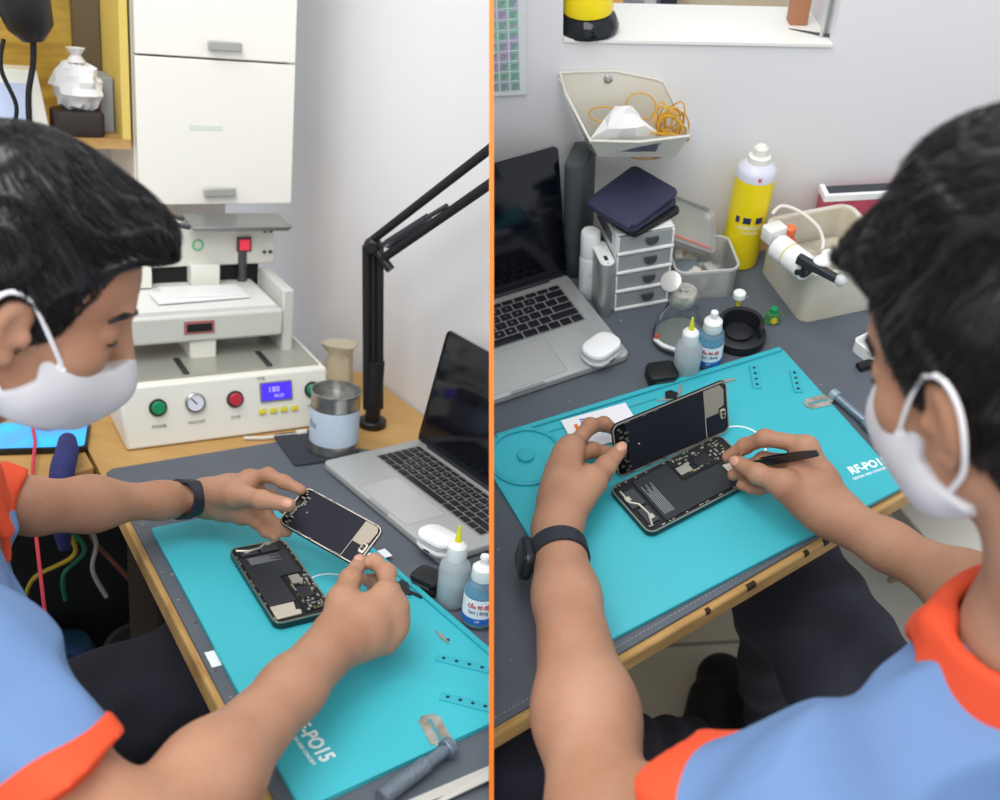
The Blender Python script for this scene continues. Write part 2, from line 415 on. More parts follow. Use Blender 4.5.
def display_panel(h, mx, label, Lx, Wy):
    "detached screen seen from its back; x runs from the charging-port end to the camera end, z out of the back"
    th = thing('phone_display', label, 'phone screen', mx=mx)
    b = B(); b.rbox(Lx, Wy, .0022, .010, -.0022, .0006, seg=8); part(b, 'glass', pm('display_glass', (14, 15, 18), .2), th)
    b = B(); ringwall(b, Lx-.002, Wy-.002, .0014, .0013, .009, 0, seg=8); part(b, 'frame', pm('display_frame', (168, 164, 156), .4, metal=.55), th)
    b = B(); b.box(-Lx*.385, Lx*.29, -Wy*.44, Wy*.445, .0002, .0012); b.box(Lx*.28, Lx*.46, -Wy*.44, -Wy*.05, .0002, .0012)
    part(b, 'backing_film', pm('graphite_film', (28, 30, 40), .6, spec=.25), th, bev=.0003)
    b = B(); b.prism([(Lx*.285, Wy*.44), (Lx*.285, -Wy*.06), (Lx*.40, -Wy*.06), (Lx*.41, Wy*.02), (Lx*.455, Wy*.05), (Lx*.462, Wy*.34), (Lx*.43, Wy*.44)], .0004, .0017)
    part(b, 'metal_shield', pm('display_shield', (160, 150, 136), .5, metal=.25), th)
    b = B(); b.box(Lx*.285, Lx*.289, -Wy*.44, -Wy*.06, .0012, .0016)
    b.box(-Lx*.30, -Lx*.288, -Wy*.02, Wy*.0, .0012, .0016)
    part(b, 'tape_edge', pm('tape', (206, 202, 194), .5), th)
    b = B(); b.rbox(.0075, .013, .003, .0025, .0004, .0006, c=(Lx*.44, -Wy*.10)); cam = part(b, 'earpiece_module', pm('earpiece', (200, 192, 172), .4, metal=.4), th)
    b = B(); b.rbox(.004, .0035, .0014, .0016, .0034, c=(Lx*.44, -Wy*.06)); b.rbox(.004, .0035, .0014, .0016, .0034, c=(Lx*.44, -Wy*.13)); part(b, 'sensors', BLACK, cam)
    b = B(); r = random.Random(5)
    for k in range(16):
        x = -Lx*.46+Lx*.06*r.random(); y = -Wy*.42+Wy*.84*k/16; b.box(x, x+.0025+.003*r.random(), y, y+.002, .0003, .0014+.001*r.random())
    for k in range(12):
        x = -Lx*.4+Lx*.8*r.random(); s = 1 if k % 2 else -1
        b.box(x, x+.002+.005*r.random(), s*Wy*.46-.0008, s*Wy*.46+.0008, .0003, .0019)
    part(b, 'frame_clips', pm('display_clip', (112, 110, 108), .45, metal=.6), th)  # display clips along the frame, not screws
    return th

def laptop(loc, rz, label, Wx, Dy, Sh, lean):
    "origin at the front left corner of the base; y runs to the hinge"
    th = thing('laptop', label, 'laptop', loc, rz)
    H = .0105; c = (Wx/2, Dy/2)
    b = B(); b.rbox(Wx, Dy, H, .010, .0015, .002, c=c, seg=6); base = part(b, 'base', pm('laptop_alloy', (186, 188, 188), .42, metal=.35), th)
    b = B(); b.box(Wx*.42, Wx*.58, -.0008, .004, .0095, .0123); part(b, 'finger_notch', pm('notch_shadow', (150, 152, 154), .5), base)
    b = B()
    for x in (.02, Wx-.03):
        for y in (.02, Dy-.03): b.cyl((x, y, 0), .006, .002, 16)
    part(b, 'rubber_feet', BLACKM, base)
    z = H+.0015
    kx0, kx1, ky0, ky1 = Wx*.075, Wx*.925, Dy*.46, Dy*.90
    b = B(); b.rbox(kx1-kx0+.004, ky1-ky0+.004, .0003, .003, z-.0001, c=((kx0+kx1)/2, (ky0+ky1)/2)); part(b, 'keyboard_well', pm('key_gap', (150, 152, 152), .5, metal=.3), base)
    rows = [[1]*14, [1]*13+[1.55], [1.55]+[1]*13, [1.8]+[1]*11+[1.85], [2.3]+[1]*10+[2.4], [1, 1, 1, 1.25, 5.3, 1.25, 1, 1, 1, 1]]
    leg = ['     ', '1234567890-=', 'QWERTYUIOP', 'ASDFGHJKL', 'ZXCVBNM', '']
    b = B(); bl = B(); n = len(rows); y = ky1
    for i, rw in enumerate(rows):
        hgt = (ky1-ky0)/n*(.72 if i == 0 else 1.055); y -= hgt; tot = sum(rw); x = kx0
        for j, k in enumerate(rw):
            w = (kx1-kx0)*k/tot
            b.rbox(w-.0022, hgt-.0022, .0011, .0014, z, .0003, c=(x+w/2, y+hgt/2), seg=2)
            li = j-(1 if i > 1 else 0)
            t = leg[i][li] if 0 <= li < len(leg[i]) else ''
            if t.strip(): bl.add_text(t, .0045, (x+w/2, y+hgt/2, z+.0012), 0, 1, 0, .00005)
            x += w
    kb = part(b, 'keyboard', KEYB, base); part(bl, 'key_legends', LEGEND, kb)
    b = B(); b.rbox(Wx*.40, Dy*.37, .0002, .003, z-.00005, c=(Wx*.5, Dy*.225)); part(b, 'trackpad', pm('trackpad', (196, 197, 196), .36, metal=.3), base)
    b = B(); wallring(b, Wx*.40+.001, Dy*.37+.001, .0002, .0005, .0032, z-.00006, floor=.00001, c=(Wx*.5, Dy*.225)); part(b, 'trackpad_gap', pm('gap', (120, 122, 124), .6), base)
    # lid
    b = B(); b.m = Matrix.Translation((Wx/2, Dy-.004, H+.001))@Matrix.Rotation(pi/2-lean, 4, 'X')
    b.rbox(Wx, Sh, .0045, .009, -.0045, .0012, c=(0, Sh/2)); lid = part(b, 'lid', pm('laptop_alloy_lid', (150, 152, 154), .4, metal=.5), th)
    b = B(); b.m = Matrix.Translation((Wx/2, Dy-.004, H+.001))@Matrix.Rotation(pi/2-lean, 4, 'X')
    b.rbox(Wx-.002, Sh-.002, .0012, .0085, 0, .0003, c=(0, Sh/2)); part(b, 'screen', SCREEN, lid)
    b = B(); b.m = Matrix.Translation((Wx/2, Dy-.004, H+.001))@Matrix.Rotation(pi/2-lean, 4, 'X')
    b.box(-Wx*.49, Wx*.49, .002, .010, .0012, .0018); part(b, 'bezel_strip', pm('bezel', (20, 24, 36), .3), lid)
    b = B(); b.cap((.03, Dy-.004, H+.001), (Wx-.03, Dy-.004, H+.001), .0045); part(b, 'hinge', BLACK, th)
    return th

def dropper_bottle(loc, rz, label, r, hb, tip=True):
    th = thing('dropper_bottle', label, 'bottle', loc, rz)
    b = B(); b.lathe([(r*.86, 0), (r, .004), (r, hb*.72), (r*.9, hb*.82), (r*.55, hb*.92), (r*.45, hb*.95), (r*.45, hb)], 32)
    part(b, 'bottle_body', pm('milky_plastic', (224, 234, 238), .3, trans=.6, ior=1.15), th)
    b = B(); b.lathe([(r*.8, .003), (r*.9, .006), (r*.9, hb*.42)], 32); part(b, 'liquid', pm('clear_liquid', (198, 214, 222), .2, trans=.5, ior=1.2), th)
    b = B(); b.lathe([(r*.62, hb*.90), (r*.64, hb*.92), (r*.60, hb*1.16), (r*.42, hb*1.22), (r*.3, hb*1.25)], 28); part(b, 'cap', WHITE, th)
    b = B(); b.lathe([(r*.24, hb*1.24), (r*.2, hb*1.3), (r*.07, hb*1.55)], 16); part(b, 'nozzle', YTIP, th, label='yellow pointed nozzle')
    return th

def alcohol_bottle(loc, rz, label, r, hb):
    th = thing('alcohol_bottle', label, 'bottle', loc, rz)
    b = B(); b.lathe([(r*.88, 0), (r, .003), (r, hb*.72), (r*.92, hb*.82), (r*.5, hb*.9), (r*.48, hb)], 32)
    part(b, 'bottle_body', pm('thin_clear_plastic', (220, 236, 244), .12, trans=.85, ior=1.15), th)
    b = B(); b.lathe([(r*.8, .002), (r*.92, .004), (r*.92, hb*.62)], 32); part(b, 'liquid', pm('blue_liquid', (70, 178, 222), .15, trans=.35, ior=1.2), th)
    a0, a1 = -2.6, .9
    def band(rr, z0, z1, mat, nm, pr):
        b = B(); n = 40
        o = [(rr*cos(a0+(a1-a0)*i/n), rr*sin(a0+(a1-a0)*i/n)) for i in range(n+1)]; q = [(x*.985, y*.985) for x, y in o]
        b.loft([[(x, y, z0) for x, y in o]+[(x, y, z0) for x, y in q[::-1]], [(x, y, z1) for x, y in o]+[(x, y, z1) for x, y in q[::-1]]])
        return part(b, nm, mat, pr)
    lab = band(r*1.02, hb*.13, hb*.60, pm('label_white', (240, 242, 246), .5), 'paper_label', th)
    band(r*1.03, hb*.13, hb*.24, pm('label_blue', (40, 110, 200), .5), 'blue_band', lab)
    def bend(p, z, rr=r*1.035):
        a = -1.0+p.x/rr; return Vector((rr*cos(a)*(1+p.z*8), rr*sin(a)*(1+p.z*8), z+p.y))
    b = B(); b.add_text('Cồn 90 độ', hb*.105, off=.0003, bend=lambda p: bend(p, hb*.47), sx=.85); part(b, 'red_print', pm('print_red', (206, 40, 60), .5), lab)
    b = B(); b.add_text('Sạch | Bóng', hb*.095, off=.0001, bend=lambda p: bend(p, hb*.36), sx=.8); part(b, 'blue_print', pm('print_navy', (40, 60, 130), .5), lab)
    b = B(); b.add_text('VP', hb*.075, bend=lambda p: bend(p, hb*.185, r*1.045), sx=1.1); part(b, 'white_print', WHITE, lab)
    b = B(); b.lathe([(r*.68, hb*.88), (r*.72, hb*.9), (r*.68, hb*1.1), (r*.5, hb*1.15), (r*.26, hb*1.18), (r*.24, hb*1.26), (r*.3, hb*1.28), (r*.26, hb*1.33), (r*.14, hb*1.34)], 28); part(b, 'cap', WHITE, th)
    return th

def earbuds_case(loc, rz, label):
    th = thing('earbuds_case', label, 'earbuds case', loc, rz)
    b = B(); b.rbox(.054, .040, .0125, .017, 0, .0062, seg=8); body = part(b, 'body', WHITEG, th)
    b = B(); b.rbox(.054, .040, .0095, .017, .0128, .0046, seg=8); part(b, 'lid', WHITEG, th)
    b = B(); b.rbox(.0535, .0395, .0008, .017, .0122, 0, seg=8); part(b, 'seam', pm('case_seam', (196, 198, 200), .4), th)
    b = B(); b.rbox(.010, .002, .0022, .0009, .0045, 0, c=(0, -.0196)); part(b, 'port', STEEL_D, body)
    return th

def black_case(loc, rz, label):
    th = thing('black_case', label, 'case', loc, rz)
    b = B(); b.rbox(.040, .034, .011, .009, 0, .004, seg=6); part(b, 'body', BLACK, th)
    b = B(); b.rbox(.040, .034, .008, .009, .0115, .0036, seg=6); part(b, 'lid', BLACK, th)
    b = B(); b.box(-.012, .012, -.0175, -.0165, .0098, .013); part(b, 'clasp', pm('clasp', (70, 72, 76), .3), th)
    return th

def razor_blade(loc, rz, label, L=.042, W=.021):
    th = thing('razor_blade', label, 'razor blade', loc, rz)
    bm = bmesh.new(); b = B(); t = .0006
    def pl(w, d, cx=0):
        k = .004; return [(w/2, -d/2+k), (w/2, d/2-k), (w/2-k, d/2-k), (w/2-k, d/2), (-w/2+k, d/2), (-w/2+k, d/2-k), (-w/2, d/2-k), (-w/2, -d/2+k), (-w/2+k, -d/2+k), (-w/2+k, -d/2), (w/2-k, -d/2), (w/2-k, -d/2+k)]
    b.prism(pl(L, W), 0, t); part(b, 'blade', pm('blade_steel', (196, 194, 184), .4, metal=.6, rgb2=(150, 140, 128), vscale=70), th)
    b = B(); b.prism([(-L*.36, -.0012), (-L*.3, -.002), (-L*.2, -.0012), (-L*.06, -.001), (0, -.003), (L*.06, -.001), (L*.2, -.0012), (L*.3, -.002), (L*.36, -.0012), (L*.36, .0012), (L*.3, .002), (L*.2, .0012), (L*.06, .001), (0, .003), (-L*.06, .001), (-L*.2, .0012), (-L*.3, .002), (-L*.36, .0012)], t, t+.00015)
    part(b, 'slot', pm('slot_teal', (60, 150, 160), .6), th)
    return th

def business_card(loc, rz, label, W=.085, D=.052):
    th = thing('business_card', label, 'card', loc, rz)
    b = B(); b.box(-W/2, W/2, -D/2, D/2, 0, .0005); part(b, 'card_stock', pm('card_white', (238, 238, 244), .5), th)
    # orange letter shape with blue arcs
    b = B(); s = D*.5; o = Vector((-W*.27, -D*.0, .0005))
    b.m = Matrix.Translation(o)
    b.box(-.30*s, -.12*s, -.1*s, .55*s, 0, .0002)
    n = 14; out = [(.05*s-.26*s+.26*s*0+.28*s*cos(a)+.02*s, -.1*s+.36*s*sin(a)) for a in [pi+pi*1.0*k/n for k in range(n+1)]]
    inn = [(.05*s-.24*s+.10*s*cos(a)+.02*s, -.1*s+.18*s*sin(a)) for a in [pi+pi*1.0*k/n for k in range(n+1)]]
    b.prism(out+inn[::-1], 0, .0002); b.cyl((.06*s, .2*s, 0), .13*s, .0002, 20)
    part(b, 'orange_emblem', pm('logo_orange', (236, 122, 20), .5), th)
    b = B(); b.m = Matrix.Translation(o)
    for R_ in (.30, .44, .58):
        pts = [(.06*s+R_*s*cos(a), .2*s+R_*s*sin(a), 0) for a in [radians(-5+95*k/12) for k in range(13)]]
        q = [(.06*s+(R_-.08)*s*cos(a), .2*s+(R_-.08)*s*sin(a), 0) for a in [radians(-5+95*k/12) for k in range(13)]]
        b.prism([p[:2] for p in pts]+[p[:2] for p in q[::-1]], 0, .0002)
    part(b, 'blue_arcs', pm('logo_blue', (20, 110, 180), .5), th)
    return th

def small_plate(loc, rz, label, L=.022, name='metal_tab', W=.006):
    b = B(); b.prism([(-L/2, -W*.15), (-L*.2, -W*.25), (-L*.12, -W/2), (L*.1, -W/2), (L*.2, -W*.3), (L/2, -W*.2), (L/2, W*.25), (L*.2, W*.3), (L*.05, W/2), (-L*.15, W*.4), (-L*.3, W*.15), (-L/2, W*.15)], 0, .0009)
    return solo(b, name, pm('tab_steel', (170, 168, 160), .4, metal=.55), label, 'metal part', loc, rz)
# ---------------------------------------------------------------- smooth bodies from blended volumes (surface nets)
def A3(p): return np.array(p, dtype=float)
def rc(a, b, ra, rb, k=.012):
    a, b = A3(a), A3(b); ba = b-a; L2 = max(ba@ba, 1e-12)
    def f(P):
        h = np.clip(((P-a)@ba)/L2, 0, 1)
        return np.linalg.norm(P-a-h[..., None]*ba, axis=-1)-(ra+(rb-ra)*h)
    return ('u', f, k)
def el(c, r, k=.012, R=None):
    c, r = A3(c), A3(r); R = np.eye(3) if R is None else np.array(R)
    def f(P):
        q = (P-c)@R; k0 = np.linalg.norm(q/r, axis=-1); k1 = np.linalg.norm(q/(r*r), axis=-1)+1e-9
        return k0*(k0-1)/k1
    return ('u', f, k)
def sub(pr, k=.008): return ('s', pr[1], k)
def cut(fn, k=.004): return ('i', fn, k)                      # keep fn < 0
def plane(p, n):
    p, n = A3(p), A3(n); n = n/np.linalg.norm(n)
    return lambda P: (P-p)@n
def warp(pr, M, s=1.0):                                      # primitives given in a head frame
    R = np.array(M.to_3x3()); t = np.array(M.translation)
    return [(op, (lambda f: (lambda P: f((P-t)@R/s)*s))(f), k*s) for op, f, k in pr]
def smin(a, b, k):
    h = np.maximum(k-np.abs(a-b), 0)/k; return np.minimum(a, b)-h*h*k*.25
def smax(a, b, k): return -smin(-a, -b, k)
def sdf_eval(prims, P):
    D = np.full(P.shape[:-1], 9.0)
    for op, f, k in prims:
        d = f(P); D = smin(D, d, k) if op == 'u' else smax(D, -d, k) if op == 's' else smax(D, d, k)
    return D
def surface(prims, lo, hi, vox, disp=None, smooth=1, fn=None):
    "blended volumes -> (verts, quads)"
    lo = A3(lo); n = 8; bs = vox*n; nb = np.ceil((A3(hi)-lo)/bs).astype(int); hd = bs*sqrt(3)/2
    I = np.stack(np.meshgrid(*[np.arange(k) for k in nb], indexing='ij'), -1).reshape(-1, 3)
    Cn = lo+(I+.5)*bs; dist = []; D = np.full(len(I), 9.0)
    for op, f, k in prims:
        d = f(Cn); dist.append(d); D = smin(D, d, k) if op == 'u' else smax(D, -d, k) if op == 's' else smax(D, d, k)
    act = np.abs(D) < hd*1.15+(.018 if disp is not None else .006); I = I[act]; dist = [d[act] for d in dist]
    g = np.stack(np.meshgrid(*[np.arange(n+1)]*3, indexing='ij'), -1).reshape(-1, 3)
    N = len(I); F = np.full((N, (n+1)**3), 9.0); P = None
    pts = (I[:, None, :]*n+g[None])                          # integer grid
    for (op, f, k), d in zip(prims, dist):
        m = (d < hd*1.2+.10) if op == 'u' else (np.abs(d) < hd*1.2+.03) | (d < 0) if op == 's' else (d > -hd*1.2-.03)
        if not m.any(): continue
        X = lo+pts[m]*vox; v = f(X)
        F[m] = smin(F[m], v, k) if op == 'u' else smax(F[m], -v, k) if op == 's' else smax(F[m], v, k)
    if disp is not None: F = F+disp(lo+pts*vox)
    F = F.reshape(N, n+1, n+1, n+1)
    S = F < 0
    dims = nb*n+2
    cid = lambda ijk: (ijk[..., 0]*dims[1]+ijk[..., 1])*dims[2]+ijk[..., 2]
    c8 = [(a, b, c) for a in (0, 1) for b in (0, 1) for c in (0, 1)]
    cnt = sum(S[:, a:n+a, b:n+b, c:n+c].astype(np.int8) for a, b, c in c8)
    bi, x, y, z = np.nonzero((cnt > 0) & (cnt < 8))
    acc = np.zeros((len(bi), 3)); w = np.zeros(len(bi))
    for i, p in enumerate(c8):
        for j in range(i+1, 8):
            q = c8[j]
            if sum(abs(p[t]-q[t]) for t in range(3)) != 1: continue
            a = F[bi, x+p[0], y+p[1], z+p[2]]; b = F[bi, x+q[0], y+q[1], z+q[2]]
            m = (a < 0) != (b < 0); t = np.where(m, a/np.where(m, a-b, 1), 0)
            acc += m[:, None]*(np.array(p)+t[:, None]*(np.array(q)-np.array(p))); w += m
    cell = I[bi]*n+np.stack([x, y, z], -1)
    V = lo+(cell+acc/w[:, None])*vox
    ids = cid(cell); order = np.argsort(ids); sid = ids[order]
    Q = []
    for ax in range(3):
        e = [0, 0, 0]; e[ax] = 1
        sl = [slice(0, n)]*3
        a = S[:, :n, :n, :n]; b = S[:, e[0]:n+e[0], e[1]:n+e[1], e[2]:n+e[2]]
        bi2, x2, y2, z2 = np.nonzero(a != b)
        base = I[bi2]*n+np.stack([x2, y2, z2], -1); flip = a[bi2, x2, y2, z2]
        u, v = [t for t in range(3) if t != ax]
        du = np.zeros(3, int); du[u] = 1; dv = np.zeros(3, int); dv[v] = 1
        quad = np.stack([cid(base), cid(base-du), cid(base-du-dv), cid(base-dv)], -1)
        pos = np.searchsorted(sid, quad); pos = np.minimum(pos, len(sid)-1); ok = (sid[pos] == quad).all(-1)
        q = order[pos]; fl = flip if ax != 1 else ~flip
        q[fl] = q[fl][:, ::-1]
        Q.append(q[ok])
    Q = np.concatenate(Q)
    for _ in range(smooth):
        s = np.zeros_like(V); c = np.zeros(len(V))
        for i in range(4):
            np.add.at(s, Q[:, i], V[Q[:, (i+1) % 4]]); np.add.at(c, Q[:, i], 1)
            np.add.at(s, Q[:, i], V[Q[:, (i-1) % 4]]); np.add.at(c, Q[:, i], 1)
        V = V*.5+.5*s/np.maximum(c, 1)[:, None]
    return V, Q
def keep_largest(V, Q):
    lab = np.arange(len(V))
    while True:
        old = lab.copy(); m = lab[Q].min(1)
        for i in range(4): np.minimum.at(lab, Q[:, i], m)
        lab = lab[lab]
        if (lab == old).all(): break
    u, c = np.unique(lab[Q[:, 0]], return_counts=True); k = u[np.argmax(c)]
    q = Q[lab[Q[:, 0]] == k]; us, inv = np.unique(q, return_inverse=True)
    return V[us], inv.reshape(q.shape)
def np_mesh(V, Q, name, mat, parent, off, sharp=180, label=None, one=True):
    if one: V, Q = keep_largest(V, Q)
    me = bpy.data.meshes.new(name)
    me.from_pydata([tuple(v) for v in (V-np.array(off))], [], [tuple(int(i) for i in q) for q in Q]); me.update()
    for p in me.polygons: p.use_smooth = True
    me.materials.append(mat)
    o = bpy.data.objects.new(name, me); COL.objects.link(o); o.parent = parent
    if label: o['label'] = label
    return o
# ================================================================ LEFT WORK PLACE
CUR = LH; h = LH; G = h.G; P = h.P
DF = Vector((.570, -.822, 0)); DN = Vector((.822, .570, 0))          # along the bench front, away from the sitter
MU = Vector((cos(radians(33)), sin(radians(33)), 0)); MN = Vector((-MU.y, MU.x, 0))
F1 = G(101, 474)
def xy(*ps): return [(p.x, p.y) for p in ps]
wl = Vector((-.074, 1.442, 0)); wd = Vector((-.616, .788, 0)).normalized()

# ---- room
b = B(); b.box(-2.2, 1.2, -.2, 3.2, -.80, -.76); struct(b, 'floor', pm('dark_floor_tile', (120, 118, 110), .4, var=.1, vscale=3))
b = B(); p0 = wl+wd*1.2; p1 = wl-wd*1.1; nn = Vector((-wd.y, wd.x, 0)); nn = nn if nn.dot(Vector((1, .3, 0))) > 0 else -nn
b.prism(xy(p0, p1, p1+nn*.06, p0+nn*.06), -.76, 1.35); struct(b, 'wall_right', WALL)
bw = Vector((F1.x, F1.y, 0))+MN*.56
b = B(); p0 = bw-MU*1.2; p1 = bw+MU*.33
b.prism(xy(p0, p1, p1+MN*.06, p0+MN*.06), -.76, 1.35); struct(b, 'wall_back', WALL)

# ---- bench
th = thing('workbench', 'plywood workbench with grey rubber top in front of the laminating machine', 'workbench', (F1.x, F1.y, 0))
def absb(b, nm, mat, pr, **k): return part(b, nm, mat, pr, absolute=th, **k)
near = F1+DF*1.02
poly = [F1, near, near+DN*.62, wl-wd*.55-nn*.004, wl+wd*.26-nn*.004, bw+MU*.235-MN*.03, bw-MU*.02-MN*.03]
b = B(); b.prism(xy(*poly), -.024, 0); absb(b, 'plywood_top', PLY, th)
b = B(); e = -DN*.0015
b.prism(xy(F1+e, near+e, near+DN*.005, F1+DN*.005), -.026, .0005); absb(b, 'front_lipping', PLYEDGE, th, bev=.003)
s0 = F1+DN*.0055+DF*.006; s1 = near+DN*.0055
g2, g3, g4 = G(300, 440), G(392, 456), G(416, 458)
b = B(); b.prism(xy(s0, s1, near+DN*.60, wl-wd*.5-nn*.03, wl-wd*.06-nn*.03, g4, g3, g2, G(112, 471)), 0, .004)
sh = absb(b, 'rubber_sheet', RUBBER, th, bev=.001)
b = B(); c = G(213, 662); b.at((c.x, c.y, .0041), ang((0, 0), DF)); b.box(-.013, .013, -.005, .005, -.0001, .00003)
absb(b, 'sticker_scrap', PRINT, sh)
b = B(); rr = random.Random(4)
for k in range(34):
    q = F1+DF*(.12+.5*rr.random())+DN*(.008+.020*rr.random()); b.at((q.x, q.y, .004), rr.random()*6); w = .001+.003*rr.random()
    b.box(-w, w, -w*.5, w*.5, 0, .00015)
absb(b, 'torn_specks', pm('speck', (36, 36, 40), .7, rgb2=(150, 150, 150), vscale=200), sh)
for q in (F1+DF*.03+DN*.05, F1+DF*.95+DN*.05, bw+MU*.2-MN*.08, F1+DF*.9+DN*.5):
    b = B(); b.box(q.x-.02, q.x+.02, q.y-.02, q.y+.02, -.76, -.0245); absb(b, 'leg', pm('bench_leg', (60, 52, 44), .6), th)

# ---- silicone mat
silicone_mat(h, [G(*p, .0065) for p in ((151, 530), (301, 812), (545, 700), (311, 498))], 'turquoise repair mat in front of the man in profile',
             None, ((294, 719), (329, 765)), ((289, 733), (315, 770)),
             [((436, 661), (489, 674)), ((440, 700), (492, 713))], circle=((330, 592), .030))

# ---- handset lying open and its screen held in the air
c0 = G(228, 553, .014); c1 = G(275, 629, .014); cR = G(328, 606, .014)
dx = (c1-c0); Lx = dx.length*1.0; dx.normalize(); dy = Vector((-dx.y, dx.x, 0))
Wy = abs((cR-c1).dot(dy))*1.02
cen = (c0+c1)/2+dy*Wy/2
open_phone(h, frame((cen.x, cen.y, .0112), dx, dy), 'opened dark phone lying on the turquoise mat with its screen taken off', Lx, Wy)

dA = 1.145
tl, tr, bl = P(302, 484, dA+.03), P(381, 527, dA-.01), P(281, 524, dA+.0)
ex = (tr-tl); ey = (tl-bl); LxD = ex.length; WyD = ey.length
exn = ex.normalized(); eyn = (ey-exn*ey.dot(exn)).normalized()
DISP_L = frame(bl+ex/2+ey/2, exn, eyn)
display_panel(h, DISP_L, 'phone screen with metal shield held up in both hands by the man in profile', LxD, WyD)

# ---- laptop
A_ = G(322, 471); C_ = G(437, 568); rz = ang(A_, C_)
LAP = laptop((A_.x, A_.y, .0045), rz, 'silver laptop with its dark lid open beside the black lamp post', .292, .168, .178, radians(12))
lp = LAP.matrix_basis
c = lp@Vector((.292-.045, .042, .0125)); 
q = G(437, 549, .017); earbuds_case((q.x, q.y, .0170), rz+.2, 'white earbuds case lying on the laptop whose lid stands by the lamp post')
q = G(428, 588, .004); black_case((q.x, q.y, .0043), rz+.35, 'small black case on the grey bench behind the milky bottle held nearest the laptop front')

# ---- bottles at the mat edge
q = G(447, 614)+Vector((.003, .018, 0)); dropper_bottle((q.x, q.y, .0046), 0, 'milky dropper bottle with yellow nozzle at the dividing board, beside the mat rail', .0185, .066)
q = G(473, 634)+Vector((.003, .018, 0)); alcohol_bottle((q.x, q.y, .0046), -.6, 'blue alcohol bottle cut off by the dividing board, right of the milky dropper bottle', .0185, .066)

# ---- tin on its pad
q = G(333, 452); a = radians(20)
b = B(); b.rbox(.105, .105, .003, .006, 0, .001); solo(b, 'black_pad', pm('pad_black', (44, 48, 58), .6), 'dark square pad under the tin with a pale blue label', 'pad', (q.x-.024, q.y+.003, .0042), a+.2)
th = thing('tin_can', 'tin with a pale blue paper label standing on a dark pad by the machine', 'can', (q.x, q.y, .0073))
r = .036
b = B(); b.lathe([(r*.97, 0), (r, .002), (r*.985, .005), (r*.985, .088), (r*1.02, .090), (r*1.02, .094), (r*.95, .094), (r*.94, .080), (.001, .080)], 40, cap=False); part(b, 'can_body', pm('tin_metal', (186, 186, 182), .28, metal=.9, var=.3, vscale=60), th)
b = B(); b.lathe([(r*1.0, .016), (r*1.003, .017), (r*1.003, .068), (r*1.0, .069)], 40, cap=False); lab = part(b, 'paper_label', pm('label_pale_blue', (196, 212, 230), .55), th)
b = B(); rr = r*1.006
b.add_text('®a', .016, bend=lambda p: Vector((rr*cos(-2.45+p.x/rr)*(1+p.z), rr*sin(-2.45+p.x/rr)*(1+p.z), .046+p.y)))
part(b, 'label_print', pm('label_navy', (40, 50, 90), .6), lab)

q = G(338, 408); th = thing('beige_bag', 'small beige plastic bag standing on the bench between machine and lamp post', 'bag', (q.x-.01, q.y+.045, .0005))
r_ = random.Random(12); b = B(); pts = []
for j in range(11):
    z = .095*j/10; rr0 = .026*(1-.35*(j/10)**2) if j < 9 else .018+.006*(j-8)
    pts.append([(rr0*(1+.13*r_.uniform(-1, 1))*cos(2*pi*i/18), rr0*.8*(1+.13*r_.uniform(-1, 1))*sin(2*pi*i/18), z) for i in range(18)])
b.loft(pts); part(b, 'bag_body', thin('bag_beige', (222, 212, 184), .25, .3, .2), th, sharp=25)
# ---- lamp arm
base = wl+wd*.09-nn*.03
base = G(372, 426); base = Vector((base.x, base.y, .0005))
zt = h.H if False else None
th = thing('lamp_arm', 'black folding lamp arm clamped to the bench back, its upper rods rising to the right', 'lamp arm', base)
top = P(373, 246, 1.47); t2 = P(489, 157, 1.25); t3 = P(489, 162, 1.25)
inv = th.matrix_basis.inverted()
rel = lambda p: inv@p
b = B(); b.cyl((0, 0, 0), .022, .012, 24, bev=.002); b.cyl((0, 0, .012), .012, .03, 20); part(b, 'base', BLACK, th)
tp = rel(top); 
b = B(); ax = Vector((.0095, .004, 0))
b.cap(Vector((0, 0, .03))-ax, tp-ax, .006); b.cap(Vector((0, 0, .03))+ax, tp+ax, .006); b.cap((0, 0, .04), (0, 0, .11), .013); b.cap((0, 0, .03), tp, .0045)
part(b, 'post', BLACKM, th)
d = (rel(t2)-tp); d3 = rel(t3)-tp
b = B(); b.cap(tp+Vector((0, 0, .01)), tp+Vector((0, 0, .01))+d*1.12, .0062); part(b, 'upper_rod', BLACKM, th)
b = B(); lo = tp+Vector((.016, -.004, -.016)); b.cap(lo, lo+d3*1.12, .0066); part(b, 'lower_rod', BLACKM, th)
b = B(); b.cap(tp+d*.06+Vector((.004, 0, -.005)), tp+d*.62+Vector((.01, 0, -.014)), .0032)
pts = []
s_, e_ = tp+d*.10+Vector((.006, 0, -.008)), tp+d*.46+Vector((.01, 0, -.012))
ee = (e_-s_).normalized(); ux = ee.cross(Vector((0, 0, 1))).normalized(); uy = ee.cross(ux)
for k in range(140): 
    t = k/139; pts.append(s_+(e_-s_)*t+ux*(.006*cos(k*.9))+uy*(.006*sin(k*.9)))
b.tube(pts, .0014, 5); part(b, 'spring', GREYM, th)
b = B(); b.ball(tp, (.014, .012, .014)); b.cap(tp, tp+Vector((.03, -.01, -.03)), .007); b.cap(tp+Vector((0, -.018, 0)), tp+Vector((0, .018, 0)), .007); part(b, 'joint', BLACK, th)

